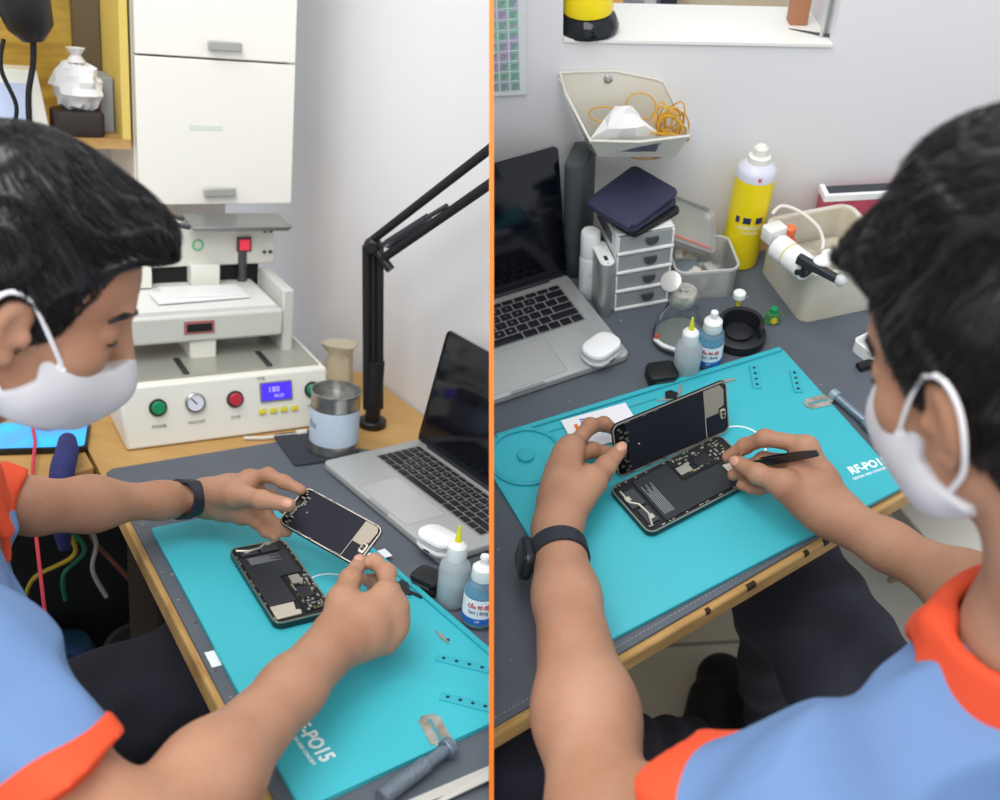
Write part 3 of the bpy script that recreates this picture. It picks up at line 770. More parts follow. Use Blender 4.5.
# ---- laminating machine
o = G(127, 452)
th = thing('laminating_machine', 'cream screen-laminating machine with round buttons, gauge and blue display behind the bench', 'machine', (o.x, o.y, .001), radians(33))
Wm, Dm, Hm = .300, .26, .089
b = B(); b.hexa([(0, 0, 0), (Wm, 0, 0), (Wm, Dm, 0), (0, Dm, 0)], [(-.004, .022, Hm), (Wm+.004, .022, Hm), (Wm+.004, Dm, Hm), (-.004, Dm, Hm)])
con = part(b, 'console', CREAM, th, bev=.004)
tilt = Matrix.Rotation(atan2(.022, Hm)*-1, 4, 'X')
def face(u, v): return (u*Wm, .022*v-.0012, v*Hm)
FM = lambda u, v: Matrix.Translation(face(u, v))@Matrix.Rotation(pi/2-atan2(.022, Hm), 4, 'X')
def btn(u, v, col, nm, rr=.0095):
    b = B(); b.m = FM(u, v); b.cyl((0, 0, 0), rr*1.35, .003, 24, bev=.001); k = part(b, nm, pm('button_collar', (70, 72, 74), .35, metal=.5), con)
    b = B(); b.m = FM(u, v); b.cyl((0, 0, .002), rr, .006, 24, bev=.0015); part(b, 'button_cap', col, k)
GRN = pm('button_green', (16, 140, 84), .35); RED = pm('button_red', (190, 46, 58), .35)
btn(.155, .64, GRN, 'push_button'); btn(.525, .64, RED, 'push_button'); btn(.925, .66, GRN, 'push_button')
b = B(); b.m = FM(.33, .66); b.lathe([(.0145, 0), (.0145, .005), (.0122, .006), (.012, .004), (.001, .004)], 28, cap=False); gg = part(b, 'pressure_gauge', STEEL, con)
b = B(); b.m = FM(.33, .66); b.cyl((0, 0, .003), .0118, .0012, 28); part(b, 'dial', pm('dial_face', (222, 226, 236), .4), gg)
b = B(); b.m = FM(.33, .66)@Matrix.Rotation(.7, 4, 'Z'); b.box(-.0008, .0008, -.003, .009, .0043, .0048); part(b, 'needle', BLACK, gg)
b = B(); b.m = FM(.735, .70); b.rbox(.050, .030, .002, .002, 0, .0005); dsp = part(b, 'display_bezel', pm('bezel_grey', (120, 122, 130), .4), con)
b = B(); b.m = FM(.735, .70); b.rbox(.046, .026, .001, .001, .0016); part(b, 'display', pm('blue_display', (74, 50, 226), .3, emit=.55), dsp)
b = B(); b.m = FM(.735, .70); b.add_text('180', .012, (-.004, .003, .0028)); b.add_text('00:25', .007, (.004, -.007, .0028)); part(b, 'digits', pm('digits', (176, 168, 250), .4, emit=.8), dsp)
for k in range(4):
    b = B(); b.m = FM(.66+.055*k, .38); b.rbox(.0115, .008, .002, .002, 0, .0006); part(b, 'key', pm('key_yellow', (226, 214, 60), .4), con)
b = B(); pr = pm('panel_print', (120, 122, 122), .6)
for u, v, t in ((.155, .34, 'POWER'), (.33, .34, 'VACUUM'), (.525, .34, 'STOP'), (.66, .93, 'TIME'), (.925, .38, 'START')):
    b = B(); b.m = FM(u, v); b.add_text(t, .006, (0, 0, .0004)); part(b, 'lettering', pr, con)
b = B(); b.box(.005, Wm-.005, .035, Dm-.005, Hm, Hm+.003); dk = part(b, 'deck', pm('deck_grey', (170, 170, 160), .25, metal=.3), th)
for x in (.09, .215):
    b = B(); b.box(x, x+.008, .04, .10, Hm+.003, Hm+.006); part(b, 'slide_rail', STEEL_D, dk)
# raised platen housing on its pedestal
z0 = Hm+.018
b = B(); b.box(.0, .258, .095, .24, z0+.012, z0+.056); hs = part(b, 'platen_housing', pm('enamel_grey', (206, 207, 200), .4), th, bev=.005)
b = B(); b.box(.115, .155, .10, .2, Hm, z0+.014); part(b, 'pedestal', CREAM, hs, bev=.003)
b = B(); b.box(.105, .150, .0935, .097, z0+.026, z0+.046); ct = part(b, 'counter', pm('counter_frame', (170, 104, 100), .45), hs)
b = B(); b.box(.109, .146, .0925, .0945, z0+.030, z0+.042); part(b, 'counter_window', BLACK, ct)
b = B(); b.box(.01, .248, .10, .235, z0+.056, z0+.062); part(b, 'platen', pm('platen_white', (226, 226, 224), .4), hs)
b = B(); b.at((.14, .15, z0+.0645), .06); b.box(-.065, .075, -.02, .03, 0, .003); b.at((.15, .16, z0+.068), -.04); b.box(-.06, .06, -.02, .03, 0, .002); part(b, 'paper_sheets', WHITE, hs)
for x, y in ((.02, .225), (.085, .235), (.19, .235), (.232, .228)):
    b = B(); b.cyl((x, y, z0+.06), .008, .075, 18); part(b, 'guide_pillar', STEEL_D, th)
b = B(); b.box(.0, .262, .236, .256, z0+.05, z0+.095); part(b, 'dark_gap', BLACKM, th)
for x in (.04, .145):
    b = B(); b.box(x, x+.045, .205, .235, z0+.064, z0+.098); part(b, 'clamp_block', CREAM, th, bev=.002)
b = B(); b.box(-.005, .285, .225, .26, z0+.090, z0+.158); hd = part(b, 'head_panel', pm('head_enamel', (222, 222, 212), .4), th, bev=.003)
b = B(); b.box(.222, .245, .220, .226, z0+.113, z0+.136); rs = part(b, 'rocker_switch', pm('switch_frame', (90, 60, 60), .4), hd)
b = B(); b.box(.2255, .2415, .218, .222, z0+.116, z0+.133); part(b, 'rocker', pm('switch_red', (236, 60, 84), .3, emit=.35), rs)
b = B(); b.box(.05, .12, .2235, .2255, z0+.100, z0+.150); part(b, 'notice', pm('notice_paper', (238, 236, 214), .6), hd)
b = B(); b.m = Matrix.Translation((.160, .224, z0+.125))@Matrix.Rotation(pi/2, 4, 'X'); b.torus((0, 0, 0), .008, .0016, 20, 6); part(b, 'green_mark', pm('green_mark', (110, 190, 130), .5), hd)
b = B()
for x in (.268, .278):
    for z in (.11, .145): b.m = Matrix.Translation((x, .225, z0+z))@Matrix.Rotation(pi/2, 4, 'X'); b.cyl((0, 0, 0), .003, .002, 12)
part(b, 'screws', STEEL_D, hd)
b = B(); b.box(.2582, .276, .10, .2245, Hm, z0+.085); part(b, 'side_column', pm('enamel_side', (204, 206, 200), .4), th, bev=.003)

# ---- grey metal tray lying on the machine head
zt = .001+z0+.1585
b = B(); b.at((.19, .228, 0), -.06)
b.hexa([(-.045, -.055, 0), (.10, -.055, 0), (.10, .03, 0), (-.045, .03, 0)], [(-.05, -.06, .008), (.108, -.06, .008), (.108, .03, .008), (-.05, .03, .008)])
M0 = th.matrix_basis.copy()
t_ = thing('metal_tray', 'flat grey metal tray lying on the machine head under the white cabinet', 'tray', mx=M0@Matrix.Translation((0, 0, zt)))
part(b, 'tray_body', pm('tray_metal', (134, 136, 136), .35, metal=.6), t_, bev=.002)
b = B(); b.at((.19, .228, 0), -.06); b.tube([(-.05, -.05, .006), (-.075, -.05, .010), (-.075, .0, .012), (-.05, .0, .006)], .004, 8); part(b, 'handle', STEEL_D, t_)

# ---- white cabinet on the back wall
cf = Vector((F1.x, F1.y, 0))+MN*.345
cab0 = h.W(137, 203, cf, 33); cab1 = h.W(291, 206, cf, 33); Wc = (cab1-cab0).length; zc = cab0.z-.002
th = thing('wall_cabinet', 'white wall cabinet with grey pull handles above the machine', 'cabinet', (cab0.x, cab0.y, zc), radians(33))
Dc = .20; Hc = .62
b = B()
for bx in ((0, .012, .012, Dc, 0, Hc), (Wc-.012, Wc, .012, Dc, 0, Hc), (.012, Wc-.012, .012, Dc, 0, .014), (.012, Wc-.012, .012, Dc, Hc-.014, Hc), (.012, Wc-.012, Dc-.006, Dc, .014, Hc-.014)): b.box(*bx)
part(b, 'carcass', pm('cabinet_side', (226, 224, 216), .45), th)
zg = (h.W(215, 59, cf, 33).z)-zc
DOOR = pm('cabinet_door', (240, 239, 232), .35)
for z0_, z1_, hp in ((.0, zg-.0015, (217, 190)), (zg+.0015, Hc, (222, 45))):
    b = B(); b.box(.002, Wc-.002, -.006, .012, z0_, z1_); dr = part(b, 'door', DOOR, th, bev=.0015)
    k = th.matrix_basis.inverted()@h.W(hp[0], hp[1], cf, 33)
    b = B(); b.box(k.x-.026, k.x+.026, -.020, -.013, k.z-.007, k.z+.007); b.box(k.x-.024, k.x-.018, -.014, -.006, k.z-.005, k.z+.005); b.box(k.x+.018, k.x+.024, -.014, -.006, k.z-.005, k.z+.005)
    part(b, 'handle', pm('handle_grey', (176, 176, 172), .35, metal=.3), dr, bev=.002)
    if hp[1] > 100:
        k = th.matrix_basis.inverted()@h.W(205, 127, cf, 33)
        b = B(); b.box(k.x-.026, k.x+.026, -.0066, -.006, k.z-.004, k.z+.004); part(b, 'faded_sticker', pm('faded', (216, 226, 216), .5), dr)

# ---- open plywood shelf left of the cabinet
SM = Matrix.Translation((cab0.x, cab0.y, zc))@Matrix.Rotation(radians(33), 4, 'Z')
th = thing('plywood_shelf', 'open yellow plywood shelf on the wall left of the white cabinet', 'shelf', mx=SM)
YPLY = wood('yellow_plywood', (206, 172, 74), (160, 124, 44), (4, 4, 20))
zs = (h.W(90, 118, cf, 33).z)-zc
b = B(); b.box(-.36, -.006, .17, .182, zs-.03, .62); part(b, 'back_board', YPLY, th)
b = B(); b.box(-.018, -.006, -.0, .17, zs-.03, .62); part(b, 'side_board', pm('board_edge', (222, 196, 104), .5), th)
b = B(); b.box(-.058, -.02, .14, .168, zs, .62); part(b, 'shadow_board', pm('interior_shadow', (96, 84, 62), .6), th)  # board coloured as the shadow inside the open shelf
b = B(); b.box(-.36, -.006, .0, .182, zs-.045, zs-.03); part(b, 'shelf_board', PLYEDGE, th)
def on_shelf(px, dy): 
    k = h.W(px, 100, cf, 33); k = SM.inverted()@k; return k.x
ZS = zc+zs-.0295
def shelf_at(x, y, z=0): return SM@Vector((x, y, zs-.0295+z))
q = shelf_at(on_shelf(82, 0), .035, .0365)
th = thing('plastic_bag', 'crumpled white plastic bag on a dark pouch on the yellow shelf', 'bag', q)
r_ = random.Random(2); b = B(); R_ = .037
pts = []
for j in range(13):
    t = pi*j/12; row = []
    for i in range(22):
        a = 2*pi*i/22; rr = R_*(1+.16*r_.uniform(-1, 1)); rr = rr if 0 < j < 12 else R_
        row.append((rr*sin(max(t, .05))*cos(a), .8*rr*sin(max(t, .05))*sin(a), max(0, R_*.9-rr*.95*cos(t))))
    pts.append(row)
b.loft(pts); part(b, 'bag_body', pm('bag_white', (230, 230, 230), .35), th, sharp=25)
b = B(); b.lathe([(.014, .068), (.007, .078), (.014, .088), (.001, .084)], 12, (.0, 0, 0)); part(b, 'bag_knot', pm('bag_white', (0, 0, 0)), th)
q = shelf_at(-.030, .09); b = B(); b.box(-.010, .010, -.04, .04, 0, .082); solo(b, 'small_box', pm('box_bluegrey', (150, 156, 166), .5), 'slim grey-blue box upright at the right end of the yellow shelf', 'box', q, radians(33), bev=.001)
q = shelf_at(-.044, .09); b = B(); b.box(-.003, .003, -.04, .04, 0, .075); solo(b, 'booklet', pm('booklet_red', (130, 66, 66), .5), 'thin red booklet beside the slim grey-blue box on the shelf', 'booklet', q, radians(33))
q = shelf_at(on_shelf(80, 0), .035); b = B(); b.rbox(.072, .06, .036, .012, 0, .004); solo(b, 'dark_pouch', pm('pouch', (48, 40, 38), .6), 'low dark pouch under the white plastic bag on the shelf', 'pouch', q, radians(33))
q = shelf_at(on_shelf(14, 0), .04)
th = thing('boxed_device', 'white box with pale blue panel at the left end of the yellow shelf', 'box', q, radians(33))
b = B(); b.hexa([(-.05, -.03, 0), (.048, -.03, 0), (.048, .04, 0), (-.05, .04, 0)], [(-.05, -.01, .09), (.036, -.01, .09), (.036, .04, .09), (-.05, .04, .09)]); part(b, 'box_body', CREAM, th, bev=.002)
b = B(); b.m = Matrix.Translation((-.006, -.0215, .042))@Matrix.Rotation(pi/2-.22, 4, 'X'); b.box(-.034, .03, -.028, .03, 0, .002); part(b, 'blue_panel', pm('pale_blue', (190, 204, 232), .4), th)
# hanging black hand tool with its cord
tp = h.W(27, 18, cf-MN*.04, 33)
th = thing('hot_air_handle', 'black hot air handle hanging head down at the top left with its cord', 'hand tool', tp, radians(33))
b = B(); b.tube([(-.02, 0, .11), (-.012, 0, .06), (-.004, 0, .02), (.004, 0, -.012), (.006, 0, -.03)], [.026, .034, .036, .03, .014], 18); part(b, 'handle_body', BLACK, th)
b = B(); b.tube([(-.055, .01, .1), (-.05, .01, .02), (-.045, .012, -.02)], [.014, .014, .012], 14); part(b, 'hanger', pm('grey_clip', (150, 152, 152), .5), th)
b = B(); b.tube(smooth_path([(.006, 0, -.028), (.004, .002, -.06), (-.004, .004, -.10), (-.006, .006, -.15)]), .0042, 8); part(b, 'cord', BLACKM, th)
b = B(); b.tube(smooth_path([(-.03, .01, -.03), (-.036, .01, -.07), (-.02, .012, -.12), (-.03, .014, -.16)]), .003, 8); part(b, 'thin_cord', BLACKM, th)

# ---- second table behind the sitter, with the things lying on it
T0 = Vector((F1.x, F1.y, 0))+DF*-.012
b = B()
pp = [G(123, 469), G(60, 486), G(-60, 500), G(-80, 440), G(70, 412), T0+MN*.2]
pp = [Vector((p.x, p.y, 0)) for p in pp]
pp = [F1-DF*.025-MU*.004, F1-DF*.022-MU*.085-MN*.02, F1-MU*.6-MN*.03, F1-MU*.6+MN*.4, bw-MU*.03-MN*.035]
th = thing('side_table', 'plain plywood side table between the machine and the seated man', 'table', (F1.x, F1.y, -.002))
b.prism(xy(*pp), -.04, -.001); absb(b, 'table_top', PLY, th, bev=.002)
for q in (F1-MU*.55+MN*.05, F1-MU*.55+MN*.35):
    b = B(); b.box(q.x-.02, q.x+.02, q.y-.02, q.y+.02, -.76, -.04); absb(b, 'leg', pm('bench_leg', (0, 0, 0)), th)
c = G(40, 440); th = thing('tablet', 'tablet with a bright blue screen lying on the side table under the white mask', 'tablet', (c.x, c.y, .0005), radians(20))
b = B(); b.rbox(.13, .09, .008, .01, 0, .002); part(b, 'tablet_body', BLACK, th)
b = B(); b.rbox(.122, .082, .0008, .006, .0078); part(b, 'screen', pm('tablet_blue', (46, 176, 236), .3, emit=.6, rgb2=(90, 130, 236), vscale=20), th)
c = G(73, 465); b = B(); b.tube([c+Vector((-.02, .03, .02)), c+Vector((-.0, -.014, .028)), c+Vector((.006, -.042, .018)), c+Vector((.010, -.068, -.02)), c+Vector((.012, -.068, -.05)), c+Vector((.013, -.066, -.09))], [.012, .015, .016, .016, .014, .008], 14)
solo(b, 'blue_cloth', pm('cloth_blue', (44, 48, 104), .8, bump=.5, bscale=120), 'dark blue cloth hanging over the side table edge beside the tablet', 'cloth')
b = B(); c = G(32, 430); b.tube([c+Vector((-.01, .06, .02)), c+Vector((-.005, .01, .016)), G(36, 452)+Vector((0, 0, .016)), G(40, 472)+Vector((0, -.02, .01)), G(42, 480)+Vector((0, -.03, .0)), G(50, 520)+Vector((0, -.03, -.12)), G(56, 640)+Vector((-.12, .26, -.46))], .0024, 8)
solo(b, 'red_cable', pm('cable_red', (206, 56, 76), .5), 'thin red cable hanging down past the tablet beside the blue shirt', 'cable')

# ---- dim clutter under the bench
def under(px, py, dep): return P(px, py, dep)
q = under(36, 600, 1.66); th = thing('blue_tote', 'blue bag on the floor in the dark under the bench', 'bag', (q.x, q.y, -.757), .4)
b = B(); b.rbox(.19, .15, .30, .05, 0, .03, top=.9); part(b, 'bag_body', pm('tote_blue', (36, 92, 128), .7, bump=.5, bscale=25), th)
b = B(); b.tube([(-.08, -.12, .3), (-.07, -.13, .38), (0, -.13, .42), (.07, -.13, .38), (.08, -.12, .3)], .008, 8); part(b, 'handle', pm('tote_strap', (40, 70, 120), .7), th)
q = under(150, 575, 1.70); th = thing('waste_bin', 'round grey bin in the dark under the bench front edge', 'bin', (q.x, q.y, -.757))
b = B(); b.lathe([(.06, 0), (.075, .28), (.08, .28), (.08, .29), (.072, .29), (.066, .1), (.001, .1)], 28, cap=False); part(b, 'bin_body', pm('bin_grey', (92, 94, 104), .6), th)
cols = [('cable_yellow', (206, 180, 40), 'yellow'), ('cable_green', (40, 130, 90), 'green'), ('cable_white', (190, 190, 184), 'white'), ('cable_brown', (120, 70, 50), 'brown')]
for k, (nm, cc, w) in enumerate(cols):
    c = under(62+9*k, 528+4*(k % 2), 1.42+.02*k); rr = random.Random(k)
    c.z = min(c.z, -.14); e = [c+Vector((.0, .0, .08)), c+Vector((.01*rr.uniform(-1, 1), 0, .03)), c+Vector((.02*rr.uniform(-1, 1), .01, -.02)), c+Vector((.03*(k-1.5), .0, -.06)), c+Vector((.05*(k-1.5), .02, -.12))]
    b = B(); b.tube(smooth_path(e), .0032, 8); solo(b, 'hanging_cable', pm(nm, cc, .5), w+' cable hanging in the tangle under the bench below the forearm with the watch', 'cable', group='cables tangled under the bench')

q = under(100, 545, 1.74)
th = thing('shade_crate', 'added black crate darkening the space under the bench behind the tangled cables', 'crate', (-.836, 1.484, -.759), radians(33))  # crate added to darken the bare wall under the bench
b = B(); wallring(b, .42, .16, .52, .012, .02, 0); part(b, 'crate_body', pm('crate_black', (26, 27, 30), .6), th)
b = B(); ringwall(b, .435, .175, .022, .016, .022, .50); part(b, 'crate_rim', pm('crate_rim', (34, 35, 38), .55), th)
# ---- small things on the mat and the bench
zt = .0042+.0062
q = G(442, 637, zt); small_plate((q.x, q.y, zt), -.9, 'bent metal tab on the mat above the two rows of holes, by the blue bottle', .024)
q = G(448, 640, zt); b = B(); b.cyl((0, 0, 0), .0016, .0012, 12); solo(b, 'loose_screw', STEEL_D, 'tiny dark screw beside the bent metal tab near the blue bottle', 'screw', (q.x, q.y, zt))
q = G(435, 730, zt); razor_blade((q.x, q.y, zt), ang(G(425, 709, zt), G(446, 748, zt)), 'worn razor blade on the turquoise mat beside the knurled grey handle', .043, .022)
q = G(376, 556, zt); th0 = thing('paper_note', 'corner of a white card sticking out behind the held phone screen', 'card', (q.x, q.y, zt), .7)
b = B(); b.box(-.018, .018, -.009, .009, 0, .0005); part(b, 'card_stock', pm('card_white', (238, 238, 244), .5), th0)
q = G(404, 590, zt); b = B(); b.at((0, 0, 0), .3); b.box(-.006, .006, -.012, .012, 0, .003); b.at((.012, -.006, 0), -.5); b.box(-.012, .012, -.002, .002, 0, .002); b.at((-.006, .012, 0), 1.0); b.box(-.008, .008, -.003, .003, 0, .002)
solo(b, 'flex_part', pm('flex_dark', (48, 48, 54), .4, metal=.3), 'dark flexible connector on the mat behind the nearer hand', 'phone part', (q.x, q.y, zt))
p0, p1 = G(384, 796, .0135), G(452, 745, .016)
d = (p1-p0); Lh = d.length; th = thing('knurled_handle', 'grey knurled precision handle lying across the front mat corner by the razor blade', 'tool handle', mx=frame(p0+Vector((0, 0, .0)), d, Vector((0, 0, 1)).cross(d)))
STG = pm('gunmetal', (132, 146, 162), .32, metal=.7)
def rod(b, a, c, r1, r2=None): return b.tube([(a, 0, 0), (c, 0, 0)], [r1, r1 if r2 is None else r2], 28)
b = B(); rod(b, -.004, Lh*.60, .0078); part(b, 'grip', pm('knurl', (124, 136, 150), .45, metal=.6, bump=.6, bscale=500), th)
b = B(); rod(b, Lh*.60, Lh*.63, .0066, .0052); rod(b, Lh*.62, Lh*.90, .0062); part(b, 'neck', STG, th)
b = B(); rod(b, Lh*.885, Lh*.985, .0095); rod(b, Lh*.985, Lh, .0095, .008); part(b, 'cap', STG, th, bev=.0008)
p0, p1 = G(408, 806, .006), G(492, 772, .008); d = p1-p0
th = thing('steel_tweezers', 'long pale steel tweezers on the grey bench at the bottom by the dividing board', 'tweezers', mx=frame(p0, d, Vector((0, 0, 1)).cross(d)))
b = B(); b.hexa([(-.02, -.004, 0), (d.length*1.2, -.007, 0), (d.length*1.2, .007, 0), (-.02, .004, 0)], [(-.02, -.004, .002), (d.length*1.2, -.007, .002), (d.length*1.2, .007, .002), (-.02, .004, .002)]); part(b, 'arm', pm('pale_steel', (214, 212, 204), .35, metal=.5), th, bev=.0005)
b = B(); b.hexa([(.01, -.012, 0), (d.length*1.2, -.010, .004), (d.length*1.2, .003, .004), (.01, -.009, 0)], [(.01, -.012, .002), (d.length*1.2, -.010, .006), (d.length*1.2, .003, .006), (.01, -.009, .002)]); part(b, 'lower_arm', pm('pale_steel', (0, 0, 0)), th, bev=.0005)
q0 = G(262, 440, .004); b = B(); b.tube([G(244, 441)+Vector((0, 0, .005)), G(262, 441)+Vector((0, 0, .005)), G(282, 439)+Vector((0, 0, .005)), G(300, 437)+Vector((0, 0, .005))], .0026, 8); b.tube([G(296, 437.5)+Vector((0, 0, .007)), G(306, 436)+Vector((0, 0, .007))], .0048, 10)
solo(b, 'charging_cable', pm('cable_light', (222, 220, 214), .5), 'pale cable with a plug lying in front of the laminating machine', 'cable')
# ================================================================ RIGHT WORK PLACE
CUR = RH; h = RH; G = h.G; P = h.P
E0 = G(494.5, 734); E1 = G(917, 498)
DF = (G(790, 562)-G(608, 669)); DF.z = 0; DF.normalize(); DN = Vector((-DF.y, DF.x, 0))
F1 = G(608, 669); F1.z = 0
WA = (.1, 1.225); WANG = 2.0
wu = Vector((cos(radians(WANG)), sin(radians(WANG)), 0)); wn = Vector((-wu.y, wu.x, 0)); wA = Vector((WA[0], WA[1], 0))
Wp = lambda px, py, off=0: h.W(px, py, wA-wn*off, WANG)

# ---- room: floor with tile joints, wall with a serving opening
m = pm('pale_floor_tile', (214, 208, 188), .35, var=.06, vscale=4)
nt = m.node_tree; br = nt.nodes.new('ShaderNodeTexBrick'); tc = nt.nodes.new('ShaderNodeTexCoord')
br.offset = 0; br.inputs['Scale'].default_value = 1; br.inputs['Brick Width'].default_value = .5; br.inputs['Row Height'].default_value = .5; br.inputs['Mortar Size'].default_value = .004
br.inputs['Color1'].default_value = lin((222, 215, 194))+(1,); br.inputs['Color2'].default_value = lin((216, 209, 190))+(1,); br.inputs['Mortar'].default_value = lin((150, 143, 126))+(1,)
nt.links.new(tc.outputs['Object'], br.inputs['Vector']); nt.links.new(br.outputs['Color'], nt.nodes['Principled BSDF'].inputs['Base Color'])
b = B(); b.box(-1.2, 2.4, -.9, 2.6, -.80, -.76); struct(b, 'floor', m)
SILL0 = Wp(563, 41); SILL1 = Wp(832, 46); ztop = .95
loc = lambda p: ((p-wA).dot(wu), p.z)
s0, z0 = loc(SILL0); s1, z1 = loc(SILL1)
b = B(); T = .10
def slab(sa, sb, za0, za1, zb0, zb1, o0=0, o1=T):
    P4 = [(sa, za0), (sb, zb0), (sb, zb1), (sa, za1)]
    lo = [wA+wu*s+wn*o0+Vector((0, 0, z)) for s, z in P4]; hi = [wA+wu*s+wn*o1+Vector((0, 0, z)) for s, z in P4]
    b.hexa(lo, hi)
slab(-.9, s0, -.76, ztop, -.76, ztop)                    # left of the opening
slab(s0, s1, -.76, z0, -.76, z1)                         # under it
slab(s1, 2.2, -.76, ztop, -.76, ztop)                    # right of it
slab(s0, s1, z0+.42, ztop, z1+.42, ztop)
struct(b, 'wall_rear', WALL)
b = B(); slab(s0+.0005, s1-.0005, z0+.0002, z0+.004, z1+.0002, z1+.004, -.004, T+.01); struct(b, 'window_1', pm('sill_white', (238, 238, 234), .4))
# things on and beyond the sill
q = Wp(587, 36, -.035); q.z = z0+.0045
sz = lambda s: z0+(z1-z0)*(s-s0)/(s1-s0)+.0045
def on_sill(px, py, off):
    p = Wp(px, py, -off); s, _ = loc(p); return Vector((p.x, p.y, sz(s)))
q = on_sill(587, 40, .030)
th = thing('desk_bell', 'yellow dome on a glossy black base standing on the sill of the opening', 'bell', q)
b = B(); b.lathe([(.040, 0), (.041, .006), (.036, .017), (.028, .024), (.026, .026)], 36); part(b, 'base', pm('gloss_black', (22, 26, 34), .12), th)
b = B(); b.lathe([(.032, .024), (.033, .028), (.030, .042), (.029, .055), (.024, .072), (.012, .084), (.001, .088)], 36); part(b, 'dome', YELLOW, th)
q = on_sill(822, 36, .02)
th = thing('sill_panel', 'clear grey panel standing at the right end of the serving opening', 'panel', q, radians(WANG))
b = B(); b.at((0, 0, 0), radians(55)); b.box(-.006, .028, -.002, .002, 0, .16); part(b, 'panel_sheet', pm('panel_clear', (206, 208, 206), .3, alpha=.8), th)
b = B(); b.at((0, 0, 0), radians(-28)); b.box(-.13, .012, -.0015, .0015, 0, .003); part(b, 'ledge_strip', STEEL_D, th)
q = on_sill(796, 26, .06); b = B(); b.box(-.012, .012, -.01, .01, 0, .05); solo(b, 'brown_box', pm('brown_card', (176, 122, 88), .6), 'small brown box at the right of the opening beside the grey panel', 'box', q, bev=.001)
# room beyond the opening
b = B(); slab(-.9, 2.2, -.76, 1.2, -.76, 1.2, 2.2, 2.26); struct(b, 'wall_far', pm('far_wall', (206, 206, 204), .6))
for px, dd, w, lab in ((708, .50, .12, 'cream counter top glimpsed through the opening, left end'), ):
    q = h.W(725, 17, wA+wn*dd, WANG); th = thing('far_counter', 'cream counter with dark front glimpsed through the opening', 'counter', q, radians(WANG))
    b = B(); b.rbox(.20, .12, .10, .03, -.012, .008); part(b, 'counter_top', pm('counter_cream', (226, 208, 178), .5), th)
    b = B(); b.box(-.13, .13, -.055, .05, -.06, -.014); part(b, 'counter_front', pm('counter_dark', (70, 68, 74), .5), th)
q = h.W(665, 20, wA+wn*.42, WANG); b = B(); b.box(-.014, .014, -.02, .02, -.06, .12); solo(b, 'dark_post', pm('post_navy', (44, 50, 66), .5), 'dark post seen through the opening left of the cream counter', 'post', q)
q = h.W(622, 18, wA+wn*.75, WANG); th = thing('packed_bag', 'bag in grey and pink seen through the opening behind the yellow dome', 'bag', q)
b = B(); b.rbox(.09, .07, .12, .03, -.07, .02); part(b, 'bag_body', pm('bag_greypink', (172, 160, 164), .6, rgb2=(128, 124, 136), vscale=18), th)
b = B(); b.rbox(.024, .03, .03, .01, .02, .006, c=(-.015, -.03)); part(b, 'orange_tag', pm('tag_orange', (238, 170, 80), .5), th)

# ---- sheet of stickers pinned on the wall
p0, p1 = Wp(524, 90), Wp(494, 91)
th = thing('sticker_sheet', 'sheet of shiny holographic stickers in rows hanging on the wall at the dividing board', 'sticker sheet', p0, radians(WANG))
b = B(); b.box(-.11, .004, -.006, -.002, -.003, .22); part(b, 'backing_sheet', pm('sleeve', (226, 228, 230), .25), th)
b = B()
for i in range(5):
    for j in range(15): b.box(-.006-.0135*i-.0118, -.006-.0135*i, -.0066, -.006, .004+.0138*j, .004+.0138*j+.0122)
m = pm('hologram', (150, 200, 190), .25, metal=.5); nt = m.node_tree
tc = nt.nodes.new('ShaderNodeTexCoord'); n = nt.nodes.new('ShaderNodeTexNoise'); n.inputs['Scale'].default_value = 30; r = nt.nodes.new('ShaderNodeValToRGB')
for k, (pos, c) in enumerate(((.0, (176, 196, 200)), (.42, (196, 210, 214)), (.5, (150, 226, 190)), (.58, (200, 196, 228)), (1, (226, 206, 218)))):
    e = r.color_ramp.elements[k] if k < 2 else r.color_ramp.elements.new(pos)
    e.position = pos; e.color = lin(c)+(1,)
nt.links.new(tc.outputs['Object'], n.inputs['Vector']); nt.links.new(n.outputs['Fac'], r.inputs['Fac']); nt.links.new(r.outputs['Color'], nt.nodes['Principled BSDF'].inputs['Base Color'])
st = part(b, 'stickers', m, th)
b = B()
for i in range(5):
    for j in range(15):
        x, z = -.006-.0135*i, .004+.0138*j
        b.m = Matrix.Translation((x-.006, -.00665, z+.0061))@Matrix.Rotation(pi/2, 4, 'X'); b.box(-.004, .004, .0015, .0024, 0, .0001); b.box(-.004, .003, -.001, -.0002, 0, .0001); b.box(-.004, .001, -.0036, -.0028, 0, .0001)
part(b, 'sticker_print', pm('sticker_print', (90, 110, 112), .5), st)

# ---- bin screwed to the wall, with tissue and rubber bands
# corner pixels: back rim TL(558,75) top mid (610,72) TR(662,82) right (690,135), front rim (590,142)-(688,137); bottom (598,158)-(676,158)
def wl_(px, py, off): return Wp(px, py, off)
BINM = Matrix.Translation(Wp(620, 150, .0))@Matrix.Rotation(radians(WANG), 4, 'Z')
inv = BINM.inverted(); bl = lambda px, py, off: inv@Wp(px, py, off)
th = thing('wall_bin', 'yellowed clear plastic bin screwed to the wall, holding tissue and rubber bands', 'bin', mx=BINM)
back = [bl(558, 76, .003), bl(560, 73, .003), bl(575, 72, .003), bl(615, 71, .003), bl(655, 79, .003), bl(663, 82, .003), bl(686, 128, .004), bl(670, 150, .004), bl(598, 150, .004)]
rim = [bl(558, 80, .006), bl(560, 79, .010), bl(566, 95, .045), bl(574, 110, .075), bl(590, 141, .105), bl(598, 143, .11), bl(640, 142, .11), bl(680, 138, .105), bl(690, 132, .085), bl(686, 122, .02)]
PB = thin('yellowed_plastic', (252, 250, 238), .22, .3, .12)
b = B(); 
